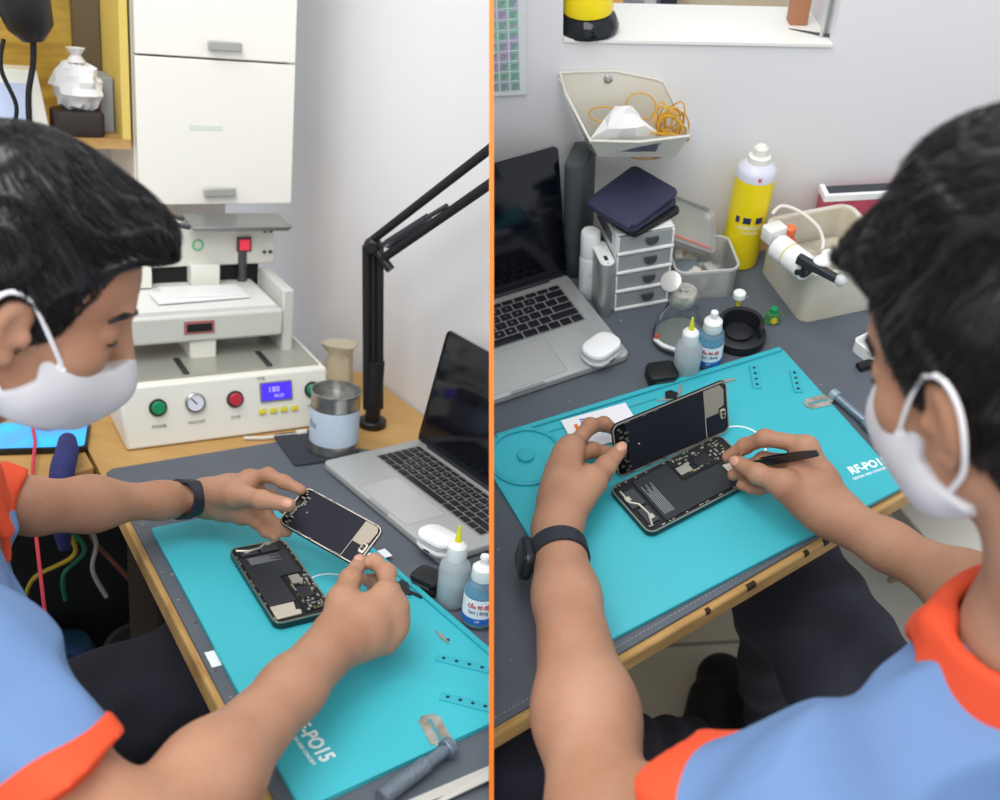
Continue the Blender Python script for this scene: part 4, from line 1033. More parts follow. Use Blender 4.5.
def sheet(pts, nrm, t):
    nrm = Vector(nrm); b.hexa([tuple(p) for p in pts], [tuple(p+nrm*t) for p in pts])
sheet(back, (0, 1, 0), .0025); part(b, 'back_wall', PB, th)
bot = [bl(598, 157, .085), bl(676, 157, .085), bl(683, 148, .01), bl(588, 148, .01)]
b = B(); fr = [bl(590, 141, .106), bl(640, 142, .112), bl(689, 136, .100)]
sheet([bot[0], bot[1], fr[2], fr[1], fr[0]], (0, .5, .6), .0025); sheet([bot[0], fr[0], bl(574, 110, .075), bl(558, 78, .006), bot[3]], (1, 0, 0), .0025); sheet([bot[1], fr[2], bl(688, 126, .01), bot[2]], (-1, 0, 0), .0025)
part(b, 'front_wall', PB, th)
b = B(); sheet(bot, (0, 0, 1), .0025); part(b, 'bin_floor', PB, th)
b = B(); b.tube([back[1], bl(566, 95, .045), bl(574, 110, .075), fr[0], fr[1], fr[2], bl(690, 132, .06), back[6]], .0017, 8); b.tube(back[1:7], .0016, 8); part(b, 'rim', thin('rim_plastic', (246, 244, 232), .2, .3, .12), th)
b = B(); q = bl(608, 79, .004); b.m = Matrix.Translation(q)@Matrix.Rotation(pi/2, 4, 'X'); b.lathe([(.0058, -.002), (.0058, .001), (.003, .003), (.001, .0032)], 20); part(b, 'mounting_screw', STEEL, th)
b = B(); c = (bot[0]+bot[1]+bot[2]+bot[3])/4
b.at(c+Vector((.012, -.012, .0035))); b.ball((0, 0, .006), (.032, .022, .007)); part(b, 'residue', pm('residue', (170, 120, 84), .7, rgb2=(214, 186, 120), vscale=50), th)
# tissue: folded crumpled sheet
r_ = random.Random(9); q = (Wp(589, 139, .075), Wp(659, 136, .08), Wp(632, 106, .045), Wp(612, 105, .04))
q = [Wp(590, 139, .085), Wp(612, 142, .092), Wp(637, 142, .09), Wp(660, 134, .07), Wp(641, 121, .05), Wp(640, 115, .042), Wp(632, 106, .035), Wp(615, 106, .035), Wp(605, 118, .055)]
cc = Wp(622, 124, .085)+Vector((0, -.012, .018)); tm = Matrix.Translation(cc); b = B()
n = len(q); bm_pts = [p-cc for p in q]
V0 = b._v(bm_pts); mids = b._v([bm_pts[i]*.5+Vector((r_.uniform(-.006, .006), r_.uniform(-.01, .002), r_.uniform(0, .012))) for i in range(n)]); ctr = b._v([(0, 0, .004)])[0]
Vb = b._v([p+Vector((0, .012, -.014)) for p in bm_pts]); cb = b._v([(0, .02, -.02)])[0]
for i in range(n):
    j = (i+1) % n
    b._f([V0[i], V0[j], mids[j]]); b._f([V0[i], mids[j], mids[i]]); b._f([mids[i], mids[j], ctr]); b._f([V0[j], V0[i], Vb[i], Vb[j]]); b._f([Vb[j], Vb[i], cb])
solo(b, 'tissue', pm('tissue_white', (246, 246, 246), .7), 'crumpled white tissue lying in the bin on the wall', 'tissue', mx=tm, sharp=12)
# rubber bands
BAND = pm('rubber_band', (226, 172, 48), .4, trans=.15)
def band(pts, lab, r=.0011):
    pts = [Vector(p) for p in pts]; o = sum(pts, Vector())/len(pts); b = B(); b.tube([p-o for p in pts], r, 6, closed=True)
    solo(b, 'rubber_band', BAND, lab, 'rubber band', o, group='rubber bands in the wall bin')
def wl_loop(cx, cy, rx, ry, off, tilt=0, n=26, dz=.0, wob=0, seed=1):
    rr = random.Random(seed); out = []
    for k in range(n):
        a = 2*pi*k/n; x, y = rx*cos(a), ry*sin(a); x, y = x*cos(tilt)-y*sin(tilt), x*sin(tilt)+y*cos(tilt)
        out.append(Wp(cx+x, cy+y+wob*sin(3*a+seed), off+dz*sin(a+seed)))
    return out
band(wl_loop(606, 115, 17, 8, .03, .1, dz=.006), 'rubber band showing left of the white tissue in the wall bin')
band(wl_loop(641, 106, 15, 13, .018, .3, dz=.004), 'rubber band loop standing behind the white tissue in the wall bin')
for k in range(11):
    rr = random.Random(k+20)
    band(wl_loop(668+rr.uniform(-6, 7), 122+rr.uniform(-7, 9), 12+rr.uniform(-3, 5), 11+rr.uniform(-4, 5), .035+.045*rr.random(), rr.uniform(0, 3), dz=.012, wob=1.5, seed=k), 'one of the tangled rubber bands heaped right of the white tissue')
for k in range(5):
    rr = random.Random(k+60)
    band(wl_loop(655+rr.uniform(-12, 10), 139+rr.uniform(-3, 4), 22+rr.uniform(-4, 4), 4+rr.uniform(-1, 3), .06+.02*rr.random(), rr.uniform(-.1, .1), dz=.02, seed=k), 'one of the rubber bands lying flat under the heap in the wall bin')

# ---- bench
th = thing('workbench', 'plywood workbench with grey rubber top under the serving opening', 'workbench', F1)
def absb(b, nm, mat, pr, **k): return part(b, nm, mat, pr, absolute=th, **k)
fa, fb = F1-DF*.9, F1+DF*.85
wl0 = wA-wu*1.0-wn*.004; wl1 = wA+wu*1.1-wn*.004
b = B(); b.prism(xy(fa, fb, wl1, wl0), -.024, 0); absb(b, 'plywood_top', PLY, th)
b = B(); e = -DN*.0015; b.prism(xy(fa+e, fb+e, fb+DN*.006, fa+DN*.006), -.026, .0005); absb(b, 'front_lipping', PLYEDGE, th, bev=.003)
b = B()
for k, (s, l, w) in enumerate(((.19, .006, .003), (.13, .003, .002), (.30, .004, .002), (.27, .003, .0015), (.36, .003, .002))): 
    q = F1+DF*s+DN*.001; b.at((q.x, q.y, -.004), ang((0, 0), DF)); b.box(-l, l, -.003, .002, -w, .0048)
absb(b, 'chips', pm('wood_chip_dark', (50, 36, 24), .8), th)
b = B(); gl = Wp(560, 270); 
ga = wA-wu*.6-wn*.045; gb = wA+wu*1.0-wn*.02
b.prism(xy(fa+DN*.0065, fb+DN*.0065, gb, ga), 0, .004); sh = absb(b, 'rubber_sheet', RUBBER, th, bev=.001)
b = B()
st = []
q0 = fa+DN*.014; n = 300
for k in range(n):
    q = q0+DF*(1.55*k/n); b.at((q.x, q.y, .004), ang((0, 0), DF)); b.box(-.0014, .0014, -.0004, .0004, 0, .00015)
absb(b, 'edge_stitching', pm('stitch', (150, 152, 154), .7), sh)
b = B(); rr = random.Random(4)
for k in range(120):
    q = F1+DF*rr.uniform(-.1, .8)+DN*rr.uniform(.05, .58); b.at((q.x, q.y, .004), rr.random()*6); w = .0005+.0011*rr.random()**2
    b.box(-w, w, -w*.6, w*.6, 0, .00015)
for k in range(16):
    q = F1+DF*(.225+.1*rr.random())+DN*(.012+.018*rr.random()); b.at((q.x, q.y, .004), rr.random()*6); w = .002+.003*rr.random(); b.box(-w, w, -w*.4, w*.4, 0, .00015)
absb(b, 'crumbs', pm('crumb', (190, 190, 186), .7, rgb2=(60, 60, 62), vscale=30), sh)
for q in (fb+DN*.30+DF*.02, wA+wu*1.02-wn*.06, wA+wu*.05-wn*.06):
    b = B(); b.box(q.x-.025, q.x+.025, q.y-.025, q.y+.025, -.76, -.0245); absb(b, 'leg', pm('bench_leg', (60, 52, 44), .6), th)

# ---- silicone mat
silicone_mat(h, [G(*p, .0065) for p in ((596, 649), (905, 487), (781, 349), (472.6, 444))], 'turquoise silicone repair mat with a round tray, under the handset being opened with tweezers',
             None, ((848, 474), (887, 462)), ((851, 482), (888, 469)),
             [((757, 391), (753, 368)), ((798, 395), (793, 373))], disc=(526, 459), circle=((739, 447), .030))

# ---- handset on the mat and its raised screen
c0 = G(614, 489, .012); c1 = G(649, 539, .012); c2 = G(764, 479, .012)
dx = (c2-c1); dx.z = 0; Lx = dx.length*.985; dx.normalize(); dy = Vector((-dx.y, dx.x, 0)); Wy = abs((c0-c1).dot(dy))
cen = c1+dx*Lx/2+dy*Wy/2
PHM = frame((cen.x, cen.y, .0112), dx, dy)
open_phone(h, PHM, 'opened dark phone on the turquoise mat with its screen propped up at the back edge', Lx, Wy)
hb = PHM@Vector((0, Wy/2+.001, .0115))
eyd = (h.P(666, 405, 1.23)-h.P(676, 457, 1.235))
upv = (dy*sin(radians(14))+Vector((0, 0, 1))*cos(radians(14)))
upv = upv-dx*upv.dot(dx)
LxD = Lx*.97; 
bl_, br_ = h.G(623, 478, .013), h.G(733, 438, .013)
ctr = (bl_+br_)/2; ex = (br_-bl_); ex.z = 0; LxD = ex.length*1.06; ex.normalize(); ex = (ex+dx*1.2).normalized(); en = Vector((-ex.y, ex.x, 0))
upd = en*sin(radians(17))+Vector((0, 0, 1))*cos(radians(17))
WyD = .074
# the back of the screen faces the camera: z towards the sitter
DM = frame(ctr+upd*WyD/2-ex*.003+en*.0048+Vector((0, 0, .0030)), ex, upd)
display_panel(h, DM, 'phone screen standing tilted on the back edge of the open phone', LxD, WyD)

# ---- laptop
A_ = G(630, 363); B_ = G(560, 284); C_ = G(494, 409)
rz = ang(C_, A_); Wl = .30; Dl = (B_-A_).dot(Vector((-sin(rz), cos(rz), 0)))
sx = A_-Vector((cos(rz), sin(rz), 0))*Wl
LAPR = laptop((sx.x, sx.y, .0045), rz, 'silver laptop cut by the dividing board, white earbuds case on its near right corner', Wl, Dl, .20, radians(9))
q = G(601, 356, .017); earbuds_case((q.x, q.y, .0170), rz+.35, 'white earbuds case lying on the laptop corner in the half with the serving opening')
q = G(661, 380, .004); black_case((q.x, q.y, .0043), rz-.25, 'small black case on the grey bench between the other laptop and the conical flask')

# ---- speaker, spray bottle, power bank
q0 = G(583, 288)
b = B(); th = thing('black_speaker', 'tall dark slab-shaped box standing on edge between laptop and wall', 'speaker', (q0.x-.016, q0.y+.016, .0042), radians(72))
hh = h.H if False else None
b.rbox(.095, .030, .185, .013, 0, .003, c=(.05, 0), seg=8); part(b, 'speaker_body', pm('speaker_grey', (70, 76, 80), .5), th)
b = B(); b.rbox(.088, .026, .0015, .011, .185, .0006, c=(.05, 0), seg=8); part(b, 'top_plate', pm('speaker_top', (86, 94, 96), .45), th)
q = G(584, 302); th = thing('spray_bottle', 'slim white bottle standing beside the silver power bank', 'bottle', (q.x+.008, q.y+.012, .0042))
b = B(); b.lathe([(.0135, 0), (.0148, .002), (.0148, .066), (.0135, .070), (.0125, .071)], 32); part(b, 'bottle_body', pm('bottle_white', (226, 228, 230), .35), th)
b = B(); b.lathe([(.0135, .0712), (.0138, .073), (.0135, .107), (.012, .110), (.001, .1105)], 32); part(b, 'cap', WHITE, th)
b = B(); rr = .0150
def bend(p, z): a = -1.3+p.x/rr; return Vector((rr*cos(a)*(1+p.z*8), rr*sin(a)*(1+p.z*8), z+p.y))
b.add_text('HT', .010, bend=lambda p: bend(p, .044)); 
for k in range(7): b.add_text('IlIllIlIl', .0034, bend=lambda p: bend(p, .034-.0045*k)) if False else None
part(b, 'print', pm('faint_print', (186, 188, 176), .5), th)
q = G(608, 312); th = thing('power_bank', 'silver power bank standing upright beside the white drawers', 'power bank', (q.x-.009, q.y+.012, .0042), radians(100))
b = B(); b.rbox(.058, .021, .090, .0104, 0, .001, seg=10); part(b, 'shell', pm('bank_silver', (172, 174, 174), .38, metal=.6), th)
b = B(); b.rbox(.057, .020, .0016, .0099, .0898, .0006, seg=10); tpz = part(b, 'top_cap', WHITE, th)
b = B(); b.box(-.018, -.008, -.0025, .0025, .0912, .0916); b.cyl((-.024, 0, .0912), .0011, .0004, 10); part(b, 'usb_port', INK, tpz)

# ---- drawer tower with wallet and phone on top
qL, qR = G(612, 312), G(667, 302)
rz = ang(qL, qR); Wd = (qR-qL).length; Dd = .095; Hd = .128
th = thing('drawer_tower', 'small white four-drawer tower with clear fronts under the wallet', 'drawer tower', (qL.x, qL.y, .0042), rz)
TW = pm('tower_white', (232, 233, 232), .4); CF = thin('drawer_clear', (236, 240, 242), .62, .2, .12)
b = B()
for bx in ((0, .0025, 0, Dd, 0, Hd), (Wd-.0025, Wd, 0, Dd, 0, Hd), (0, Wd, Dd-.002, Dd, 0, Hd), (0, Wd, 0, Dd, Hd-.003, Hd), (0, Wd, 0, Dd, 0, .003)): b.box(*bx)
for k in range(1, 4): b.box(.0025, Wd-.0025, .002, Dd-.002, Hd*k/4-.001, Hd*k/4+.001)
part(b, 'tower_frame', TW, th, bev=.001)
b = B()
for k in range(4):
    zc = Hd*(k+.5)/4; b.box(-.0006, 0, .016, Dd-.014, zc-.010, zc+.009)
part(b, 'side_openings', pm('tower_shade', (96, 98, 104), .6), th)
cont = [pm('parts_grey', (126, 130, 136), .5), pm('parts_dark', (90, 94, 102), .5)]
for k in range(4):
    z0_ = Hd*k/4+.0025; hh_ = Hd/4-.005
    b = B(); b.box(.004, Wd-.004, -.0035, -.001, z0_, z0_+hh_); b.box(.004, .006, -.001, Dd-.01, z0_, z0_+hh_*.7); b.box(Wd-.006, Wd-.004, -.001, Dd-.01, z0_, z0_+hh_*.7); b.box(.006, Wd-.006, -.001, Dd-.01, z0_, z0_+.0015)
    d_ = part(b, 'drawer', CF, th)
    b = B(); b.box(.001, Wd-.001, -.0065, .001, z0_-.0016, z0_+.0026); b.box(.001, .0042, -.005, .0, z0_, z0_+hh_); b.box(Wd-.0042, Wd-.001, -.005, .0, z0_, z0_+hh_); part(b, 'drawer_lip', TW, d_, bev=.001)
    b = B(); b.m = Matrix.Translation((Wd*.60, -.0032, z0_+hh_*.62))@Matrix.Rotation(pi/2, 4, 'X')
    pts = [(.0088*cos(a), .0088*sin(a)) for a in [pi+pi*i/14 for i in range(15)]]
    b.prism(pts+[(.0088, .003), (-.0088, .003)], 0, .0035); part(b, 'finger_pull', pm('pull_dark', (70, 74, 80), .4), d_)
    b = B(); b.box(.008, Wd*.42, .003, .05, z0_+.002, z0_+hh_*.72); b.box(Wd*.5, Wd-.009, .006, .06, z0_+.002, z0_+hh_*.5); part(b, 'contents', cont[k % 2], d_)
TWM = th.matrix_basis.copy()
th = thing('phone_case', 'black phone lying on the white drawers under the wallet', 'phone', mx=TWM@Matrix.Translation((Wd*.53, Dd*.38, Hd+.0004))@Matrix.Rotation(.45, 4, 'Z'))
b = B(); b.rbox(.092, .074, .009, .011, 0, .003, seg=8); part(b, 'phone_body', BLACK, th)
b = B(); b.rbox(.082, .064, .0008, .008, .0088); part(b, 'screen', pm('phone_glass', (40, 44, 50), .12), th)
th = thing('wallet', 'dark blue folded leather wallet lying on the black phone above the drawers', 'wallet', mx=TWM@Matrix.Translation((Wd*.42, Dd*.42, Hd+.0142))@Matrix.Rotation(.55, 4, 'Z')@Matrix.Rotation(.09, 4, 'X'))
LEA = pm('navy_leather', (44, 48, 74), .5, bump=.25, bscale=500)
b = B(); b.rbox(.098, .082, .0085, .010, .0, .0035, seg=8); part(b, 'lower_fold', LEA, th)
b = B(); b.m = Matrix.Translation((0, 0, .011))@Matrix.Rotation(-.10, 4, 'Y'); b.rbox(.097, .081, .0085, .010, 0, .0035, seg=8); part(b, 'upper_fold', LEA, th)
b = B(); b.tube([(-.046, -.036, .008), (-.0485, 0, .008), (-.046, .036, .008)], .0062, 10); part(b, 'spine', LEA, th)

# ---- clear storage box behind the flask
q = G(706, 300)
th = thing('clear_box', 'clear plastic box of small parts with its lid propped up, between drawers and yellow can', 'box', (q.x-.004, q.y+.036, .0042), radians(2))
CB = thin('box_clear', (244, 247, 246), .62, .15, .12)
b = B(); wallring(b, .086, .076, .050, .002, .014, 0, flare=1.04); part(b, 'tub', CB, th)
b = B(); ringwall(b, .092, .082, .004, .003, .016, .047); part(b, 'rim', thin('box_rim', (244, 247, 246), .4, .2, .12), th)
b = B(); b.m = Matrix.Translation((-.018, .030, .078))@Matrix.Rotation(radians(8), 4, 'Z')@Matrix.Rotation(radians(30), 4, 'Y')@Matrix.Rotation(radians(30), 4, 'X')
wallring(b, .085, .072, .010, .002, .012, 0); part(b, 'lid', CB, th)
b = B(); b.m = Matrix.Translation((-.018, .030, .089))@Matrix.Rotation(radians(8), 4, 'Z')@Matrix.Rotation(radians(30), 4, 'Y')@Matrix.Rotation(radians(30), 4, 'X')
b.box(-.04, .04, -.034, -.0315, 0, .0015); part(b, 'red_line', pm('red_line', (214, 110, 110), .5), th)
r_ = random.Random(8); b = B()
for k in range(9):
    b.at((r_.uniform(-.035, .04), r_.uniform(-.025, .02), .004), r_.random()*3); w = r_.uniform(.008, .018); b.box(-w, w, -w*.6, w*.6, 0, r_.uniform(.01, .04))
part(b, 'small_parts', pm('parts_mixed', (120, 128, 132), .5, rgb2=(206, 204, 190), vscale=30), th, bev=.002)
q2 = th.matrix_basis
b = B(); b.at((-.024, -.012, .006)); b.lathe([(.02, 0), (.021, .02), (.018, .034), (.001, .036)], 20); part(b, 'grey_reel', pm('reel_grey', (108, 118, 124), .5), th)

# ---- yellow spray can
q = G(736, 277); th = thing('spray_can', 'yellow spray can with a white top leaning against the clear box at the wall', 'spray can', mx=Matrix.Translation((q.x+.009, q.y+.034, .0058))@Matrix.Rotation(radians(3), 4, 'Y')@Matrix.Rotation(radians(-2), 4, 'X'))
r = .0275
b = B(); b.lathe([(r*.97, 0), (r, .003), (r, .141)], 40); can = part(b, 'can_body', YELLOW, th)
b = B(); b.lathe([(r*1.004, .141), (r*1.004, .150), (r*.92, .156), (r*.62, .162), (r*.55, .163)], 40); part(b, 'shoulder', pm('can_lilac', (214, 216, 230), .35), th)
b = B(); b.lathe([(r*.56, .1632), (r*.56, .1710), (r*.40, .173)], 28); b.lathe([(r*.38, .173), (r*.36, .183), (r*.22, .187), (.001, .1875)], 24); part(b, 'nozzle_cap', CREAM, th)
rr = r*1.006
def bend(p, z, a0=-1.62): a = a0+p.x/rr; return Vector((rr*cos(a)*(1+p.z*8), rr*sin(a)*(1+p.z*8), z+p.y))
b = B()
for k, a0 in enumerate((-2.25, -1.75, -1.2)): 
    for sx_ in range(3): b.add_text('■', .001, bend=lambda p: bend(p, .06, a0)) if False else None
for a0, w in ((-2.35, .006), (-1.85, .011), (-1.2, .011)):
    n = 6; lo = []; hi = []
    pts = [rr*1.0*Vector((cos(a0+w/rr*(k/n-.5)*1.0), sin(a0+w/rr*(k/n-.5)), 0)) for k in range(n+1)]
    b.loft([[(p.x, p.y, .078) for p in pts]+[(p.x*.99, p.y*.99, .078) for p in pts[::-1]], [(p.x, p.y, .088) for p in pts]+[(p.x*.99, p.y*.99, .088) for p in pts[::-1]]])
part(b, 'navy_blocks', pm('can_navy', (40, 50, 90), .45), can)
b = B(); b.add_text('CONTACT', .0075, off=.0002, bend=lambda p: bend(p, .071)); b.add_text('CLEANER', .006, bend=lambda p: bend(p, .063)); part(b, 'white_print', WHITE, can)
b = B(); b.add_text('K', .008, off=.0004, bend=lambda p: bend(p, .1478)); part(b, 'red_mark', pm('print_red', (0, 0, 0)), can)

# ---- big open box with roll, charger and bottle
pF, pL, pR = G(800, 326), G(757, 268), G(862, 300)
dxx = (pR-pF); Wb = .125; ang1 = ang(pF, pL)
dyv = (pL-pF); Lb = dyv.length-.005; dyv.normalize(); dxv = Vector((dyv.y, -dyv.x, 0))
th = thing('storage_tub', 'large cloudy plastic tub full of odds and ends at the right of the bench', 'tub', mx=frame((pF.x, pF.y, .0042), dxv, dyv))
TUB = thin('tub_cloudy', (248, 246, 234), .20, .35, .12, rgb2=(240, 233, 208))
b = B(); wallring(b, Wb, Lb, .082, .0025, .016, 0, c=(Wb/2, Lb/2), flare=1.0); part(b, 'tub_body', TUB, th)
b = B(); ringwall(b, Wb+.010, Lb+.010, .005, .007, .02, .079, c=(Wb/2, Lb/2)); part(b, 'tub_rim', thin('tub_rim', (244, 241, 228), .2, .3, .12), th)
b = B(); b.box(.01, Wb-.01, .01, Lb-.01, .004, .045); part(b, 'jumble', pm('jumble', (196, 190, 170), .7, rgb2=(150, 146, 138), vscale=35), th, bev=.01)
TBM = th.matrix_basis
a0_, a1_ = P(778, 246, 1.335), P(806, 268, 1.30)
dd = a1_-a0_; th = thing('paper_roll', 'white cylinder lying on top of the cloudy tub', 'roll', mx=frame(a0_, dd, Vector((0, 0, 1)).cross(dd)))
b = B(); rod2 = lambda b, a, c, r1, r2=None: b.tube([(a, 0, 0), (c, 0, 0)], [r1, r1 if r2 is None else r2], 30)
rod2(b, 0, dd.length*1.05, .0175); part(b, 'roll_body', pm('roll_white', (238, 238, 236), .5), th, bev=.002)
b = B(); rod2(b, dd.length*.42, dd.length*.46, .0178); part(b, 'yellow_line', pm('roll_line', (214, 200, 130), .5), th)
b = B(); rod2(b, dd.length*1.045, dd.length*1.055, .0135); part(b, 'core', INK, th)
a0_, a1_ = P(806, 262, 1.275), P(838, 279, 1.255); dd = a1_-a0_
th = thing('clamp_tool', 'black bar-shaped tool with a white tip leaning out of the cloudy tub', 'tool', mx=frame(a0_, dd, Vector((0, 0, 1)).cross(dd)))
b = B(); b.hexa([(-.012, -.005, -.007), (dd.length, -.005, -.005), (dd.length, .005, -.005), (-.012, .005, -.007)], [(-.012, -.005, .006), (dd.length, -.005, .004), (dd.length, .005, .004), (-.012, .005, .006)]); part(b, 'bar', pm('bar_dark', (44, 46, 50), .4), th, bev=.0015)
b = B(); b.ball((dd.length+.004, 0, 0), (.008, .0075, .008)); part(b, 'tip', pm('tip_grey', (200, 202, 202), .3), th)
b = B(); b.tube([(.0, 0, -.006), (.004, -.002, -.016), (-.008, -.002, -.02)], .004, 8); part(b, 'trigger', BLACK, th)
q = P(789, 236, 1.40); th = thing('orange_bottle', 'small orange bottle standing in the back of the cloudy tub', 'bottle', (q.x, q.y, q.z-.02))
b = B(); b.lathe([(.011, -.02), (.0115, .012), (.009, .016), (.007, .018), (.007, .026)], 24); part(b, 'bottle_body', pm('orange_plastic', (236, 96, 30), .4), th)
b = B(); b.lathe([(.0082, .0255), (.0082, .034), (.006, .036)], 24); part(b, 'cap', pm('orange_cap', (236, 120, 70), .4), th)
b = B(); b.tube(smooth_path([P(772, 214, 1.40), P(782, 206, 1.40), P(800, 212, 1.395), P(817, 226, 1.38), P(823, 240, 1.35), P(822, 250, 1.335)]), .0026, 8); solo(b, 'white_cable', pm('cable_white2', (226, 224, 216), .5), 'pale cable looping over the back of the cloudy tub by the orange bottle', 'cable')
q = P(774, 232, 1.39); b = B(); b.rbox(.03, .022, .022, .004, -.012, .002); solo(b, 'charger_block', WHITE, 'white charger block in the cloudy tub left of the orange bottle', 'charger', q, .4)
b = B(); q = P(822, 262, 1.27); b.ball((0, 0, 0), (.012, .01, .009)); b.ball((.008, .006, .006), (.009, .008, .008)); solo(b, 'cotton_wad', pm('tissue_white', (0, 0, 0)), 'white cotton wad behind the black bar on the cloudy tub', 'cotton', q, sharp=80)
# pink box behind
q = P(838, 213, 1.36)
pA = Wp(806, 200, .12); pB = Wp(850, 238, .05)
th = thing('pink_carton', 'pink carton with a white lid edge behind the cloudy tub beside the head', 'box', (.478, 1.204, .0042), radians(0))
b = B(); b.box(-.0, .16, -.010, .018, 0, .092); part(b, 'carton_body', pm('carton_pink', (206, 96, 116), .6, rgb2=(186, 76, 98), vscale=60), th, bev=.001)
b = B(); b.box(-.002, .162, -.012, -.006, .088, .099); b.box(-.002, .006, -.006, .019, .088, .099); part(b, 'white_edge', WHITE, th, bev=.001)
b = B(); b.box(.006, .158, -.006, .018, .0925, .095); part(b, 'inner_top', GREYM, th)

# ---- conical flask
q = G(679, 346); th = thing('glass_flask', 'conical glass flask with a flipped-open metal lid behind the milky dropper bottle', 'flask', (q.x, q.y+.008, .0044))
b = B(); b.lathe([(.034, 0), (.0365, .004), (.0365, .012), (.031, .032), (.020, .058), (.0165, .066), (.0165, .076), (.0145, .076), (.0145, .067), (.018, .057), (.029, .031), (.0345, .013), (.033, .004), (.001, .003)], 40, cap=False); part(b, 'flask_glass', GLASS, th)
b = B(); b.lathe([(.031, .0035), (.0335, .006), (.0335, .011), (.001, .0112)], 36); part(b, 'liquid', thin('flask_liquid', (240, 246, 240), .5, .1, .3), th)
b = B(); b.lathe([(.0175, .066), (.0185, .068), (.0185, .082), (.0165, .086), (.006, .087), (.006, .090), (.001, .090)], 32, cap=False); part(b, 'metal_collar', pm('tin_collar', (206, 204, 196), .3, metal=.7, var=.3, vscale=90), th)
b = B(); b.m = Matrix.Translation((-.017, .004, .098))@Matrix.Rotation(radians(-32), 4, 'Y')@Matrix.Rotation(radians(34), 4, 'X'); b.lathe([(.0135, 0), (.0145, .0015), (.0135, .004), (.010, .0046), (.001, .0048)], 28); part(b, 'flip_lid', pm('lid_metal', (206, 206, 202), .3, metal=.6), th)
b = B(); b.tube([(-.017, .0, .080), (-.020, .002, .088), (-.018, .004, .098)], .0018, 8); part(b, 'lid_arm', STEEL_D, th)
b = B(); b.m = Matrix.Identity(4); b.tube([(-.0345, -.012, .014), (-.026, -.025, .014), (-.01, -.034, .013), (.004, -.034, .011)], .0032, 8); part(b, 'white_label', WHITE, th)
b = B(); b.ball((-.033, -.013, .020), (.003, .003, .005)); part(b, 'red_spot', pm('spot_red', (220, 70, 60), .5), th)
b = B(); b.box(.0, .010, -.026, -.0245, .022, .034); part(b, 'yellow_label', pm('label_yellow', (224, 206, 70), .5), th)

q = G(686, 379); dropper_bottle((q.x, q.y+.006, .0044), 0, 'milky dropper bottle with yellow nozzle in front of the conical flask', .0172, .062)
q = G(708, 369); alcohol_bottle((q.x, q.y+.008, .0044), -.8, 'blue alcohol bottle with a printed label beside the conical flask', .0172, .066)
# black ring stand
q = G(739, 355); th = thing('ring_stand', 'round black holder with a cut-out cup behind the blue alcohol bottle', 'holder', (q.x+.004, q.y+.026, .0044))
b = B(); b.lathe([(.033, 0), (.035, .002), (.035, .014), (.032, .016), (.024, .016), (.0235, .008), (.001, .008)], 40, cap=False); part(b, 'ring_base', pm('holder_black', (30, 32, 35), .5), th)
b = B(); n = 20; a0, a1 = radians(-40), radians(170)
o_ = [(.030*cos(a0+(a1-a0)*k/n), .030*sin(a0+(a1-a0)*k/n)) for k in range(n+1)]; i_ = [(.0245*cos(a0+(a1-a0)*k/n), .0245*sin(a0+(a1-a0)*k/n)) for k in range(n+1)]
b.prism(o_+i_[::-1], .015, .034); part(b, 'cup_wall', pm('holder_black', (0, 0, 0)), th, bev=.001)
b = B(); b.cyl((.0, .004, .0085), .018, .004, 28); part(b, 'dial', pm('dial_dark', (52, 54, 58), .3, metal=.4), th)
q = P(739, 298, 1.36); th = thing('loose_nozzle', 'white cap with a yellow nozzle standing upside down on the black holder', 'nozzle', (q.x, q.y, q.z))
b = B(); b.lathe([(.0062, .0), (.0085, .002), (.0085, .009), (.007, .0105), (.001, .0106)], 24); part(b, 'cap', WHITE, th)
b = B(); b.lathe([(.0016, -.022), (.0034, -.004), (.004, .0)], 14); part(b, 'nozzle', YTIP, th)
q = G(772, 326); th = thing('balm_bottle', 'tiny green bottle with a green cap on the grey bench beside the cloudy tub', 'bottle', (q.x, q.y+.004, .0044))
b = B(); b.rbox(.023, .016, .017, .007, 0, .002, seg=6, top=.86); part(b, 'bottle_body', pm('green_glass', (120, 190, 120), .08, trans=.7, ior=1.25), th)
b = B(); b.cyl((0, 0, .016), .0048, .009, 20, bev=.001); part(b, 'cap', pm('green_cap', (20, 150, 96), .4), th)
b = B(); b.m = Matrix.Translation((0, -.0074, .008))@Matrix.Rotation(pi/2-.1, 4, 'X'); b.cyl((0, 0, 0), .0045, .0012, 18); part(b, 'gold_label', pm('label_gold', (222, 190, 50), .5), th)

# ---- card and metal bits on the mat
zt = .0042+.0062
cA, cB, cC = G(553, 424, zt), G(632, 402, zt), G(566, 444, zt)
q = G(602, 428, zt); business_card((q.x, q.y, .0126), ang(cA, cB), 'white business card with orange emblem and blue arcs under the fingers of the watch hand', .088, .056)
q = G(726, 381, zt); small_plate((q.x, q.y, zt), ang(G(714, 383, zt), G(742, 379, zt)), 'grey metal tab lying on the mat just right of the raised phone screen', .026)
q = G(637, 404, zt); small_plate((q.x, q.y, zt), ang(G(630, 406, zt), G(645, 401, zt)), 'pale slim metal strip beside the far corner of the business card', .018, 'metal_strip', .004)
q = G(668, 399, zt); small_plate((q.x, q.y, zt), .18, 'grey metal bit with a dark head lying behind the raised phone screen', .03)
q = G(680, 391, zt); small_plate((q.x, q.y, zt), 1.25, 'grey metal bit pointing up behind the raised phone screen', .024)
q = G(671, 395, zt+.001); b = B(); b.prism([(-.008, -.006), (.006, -.007), (.009, .002), (.001, .008), (-.007, .005)], 0, .0016); solo(b, 'black_clip', BLACKM, 'black clip among the metal bits behind the raised phone screen', 'clip', (q.x, q.y, zt+.001))
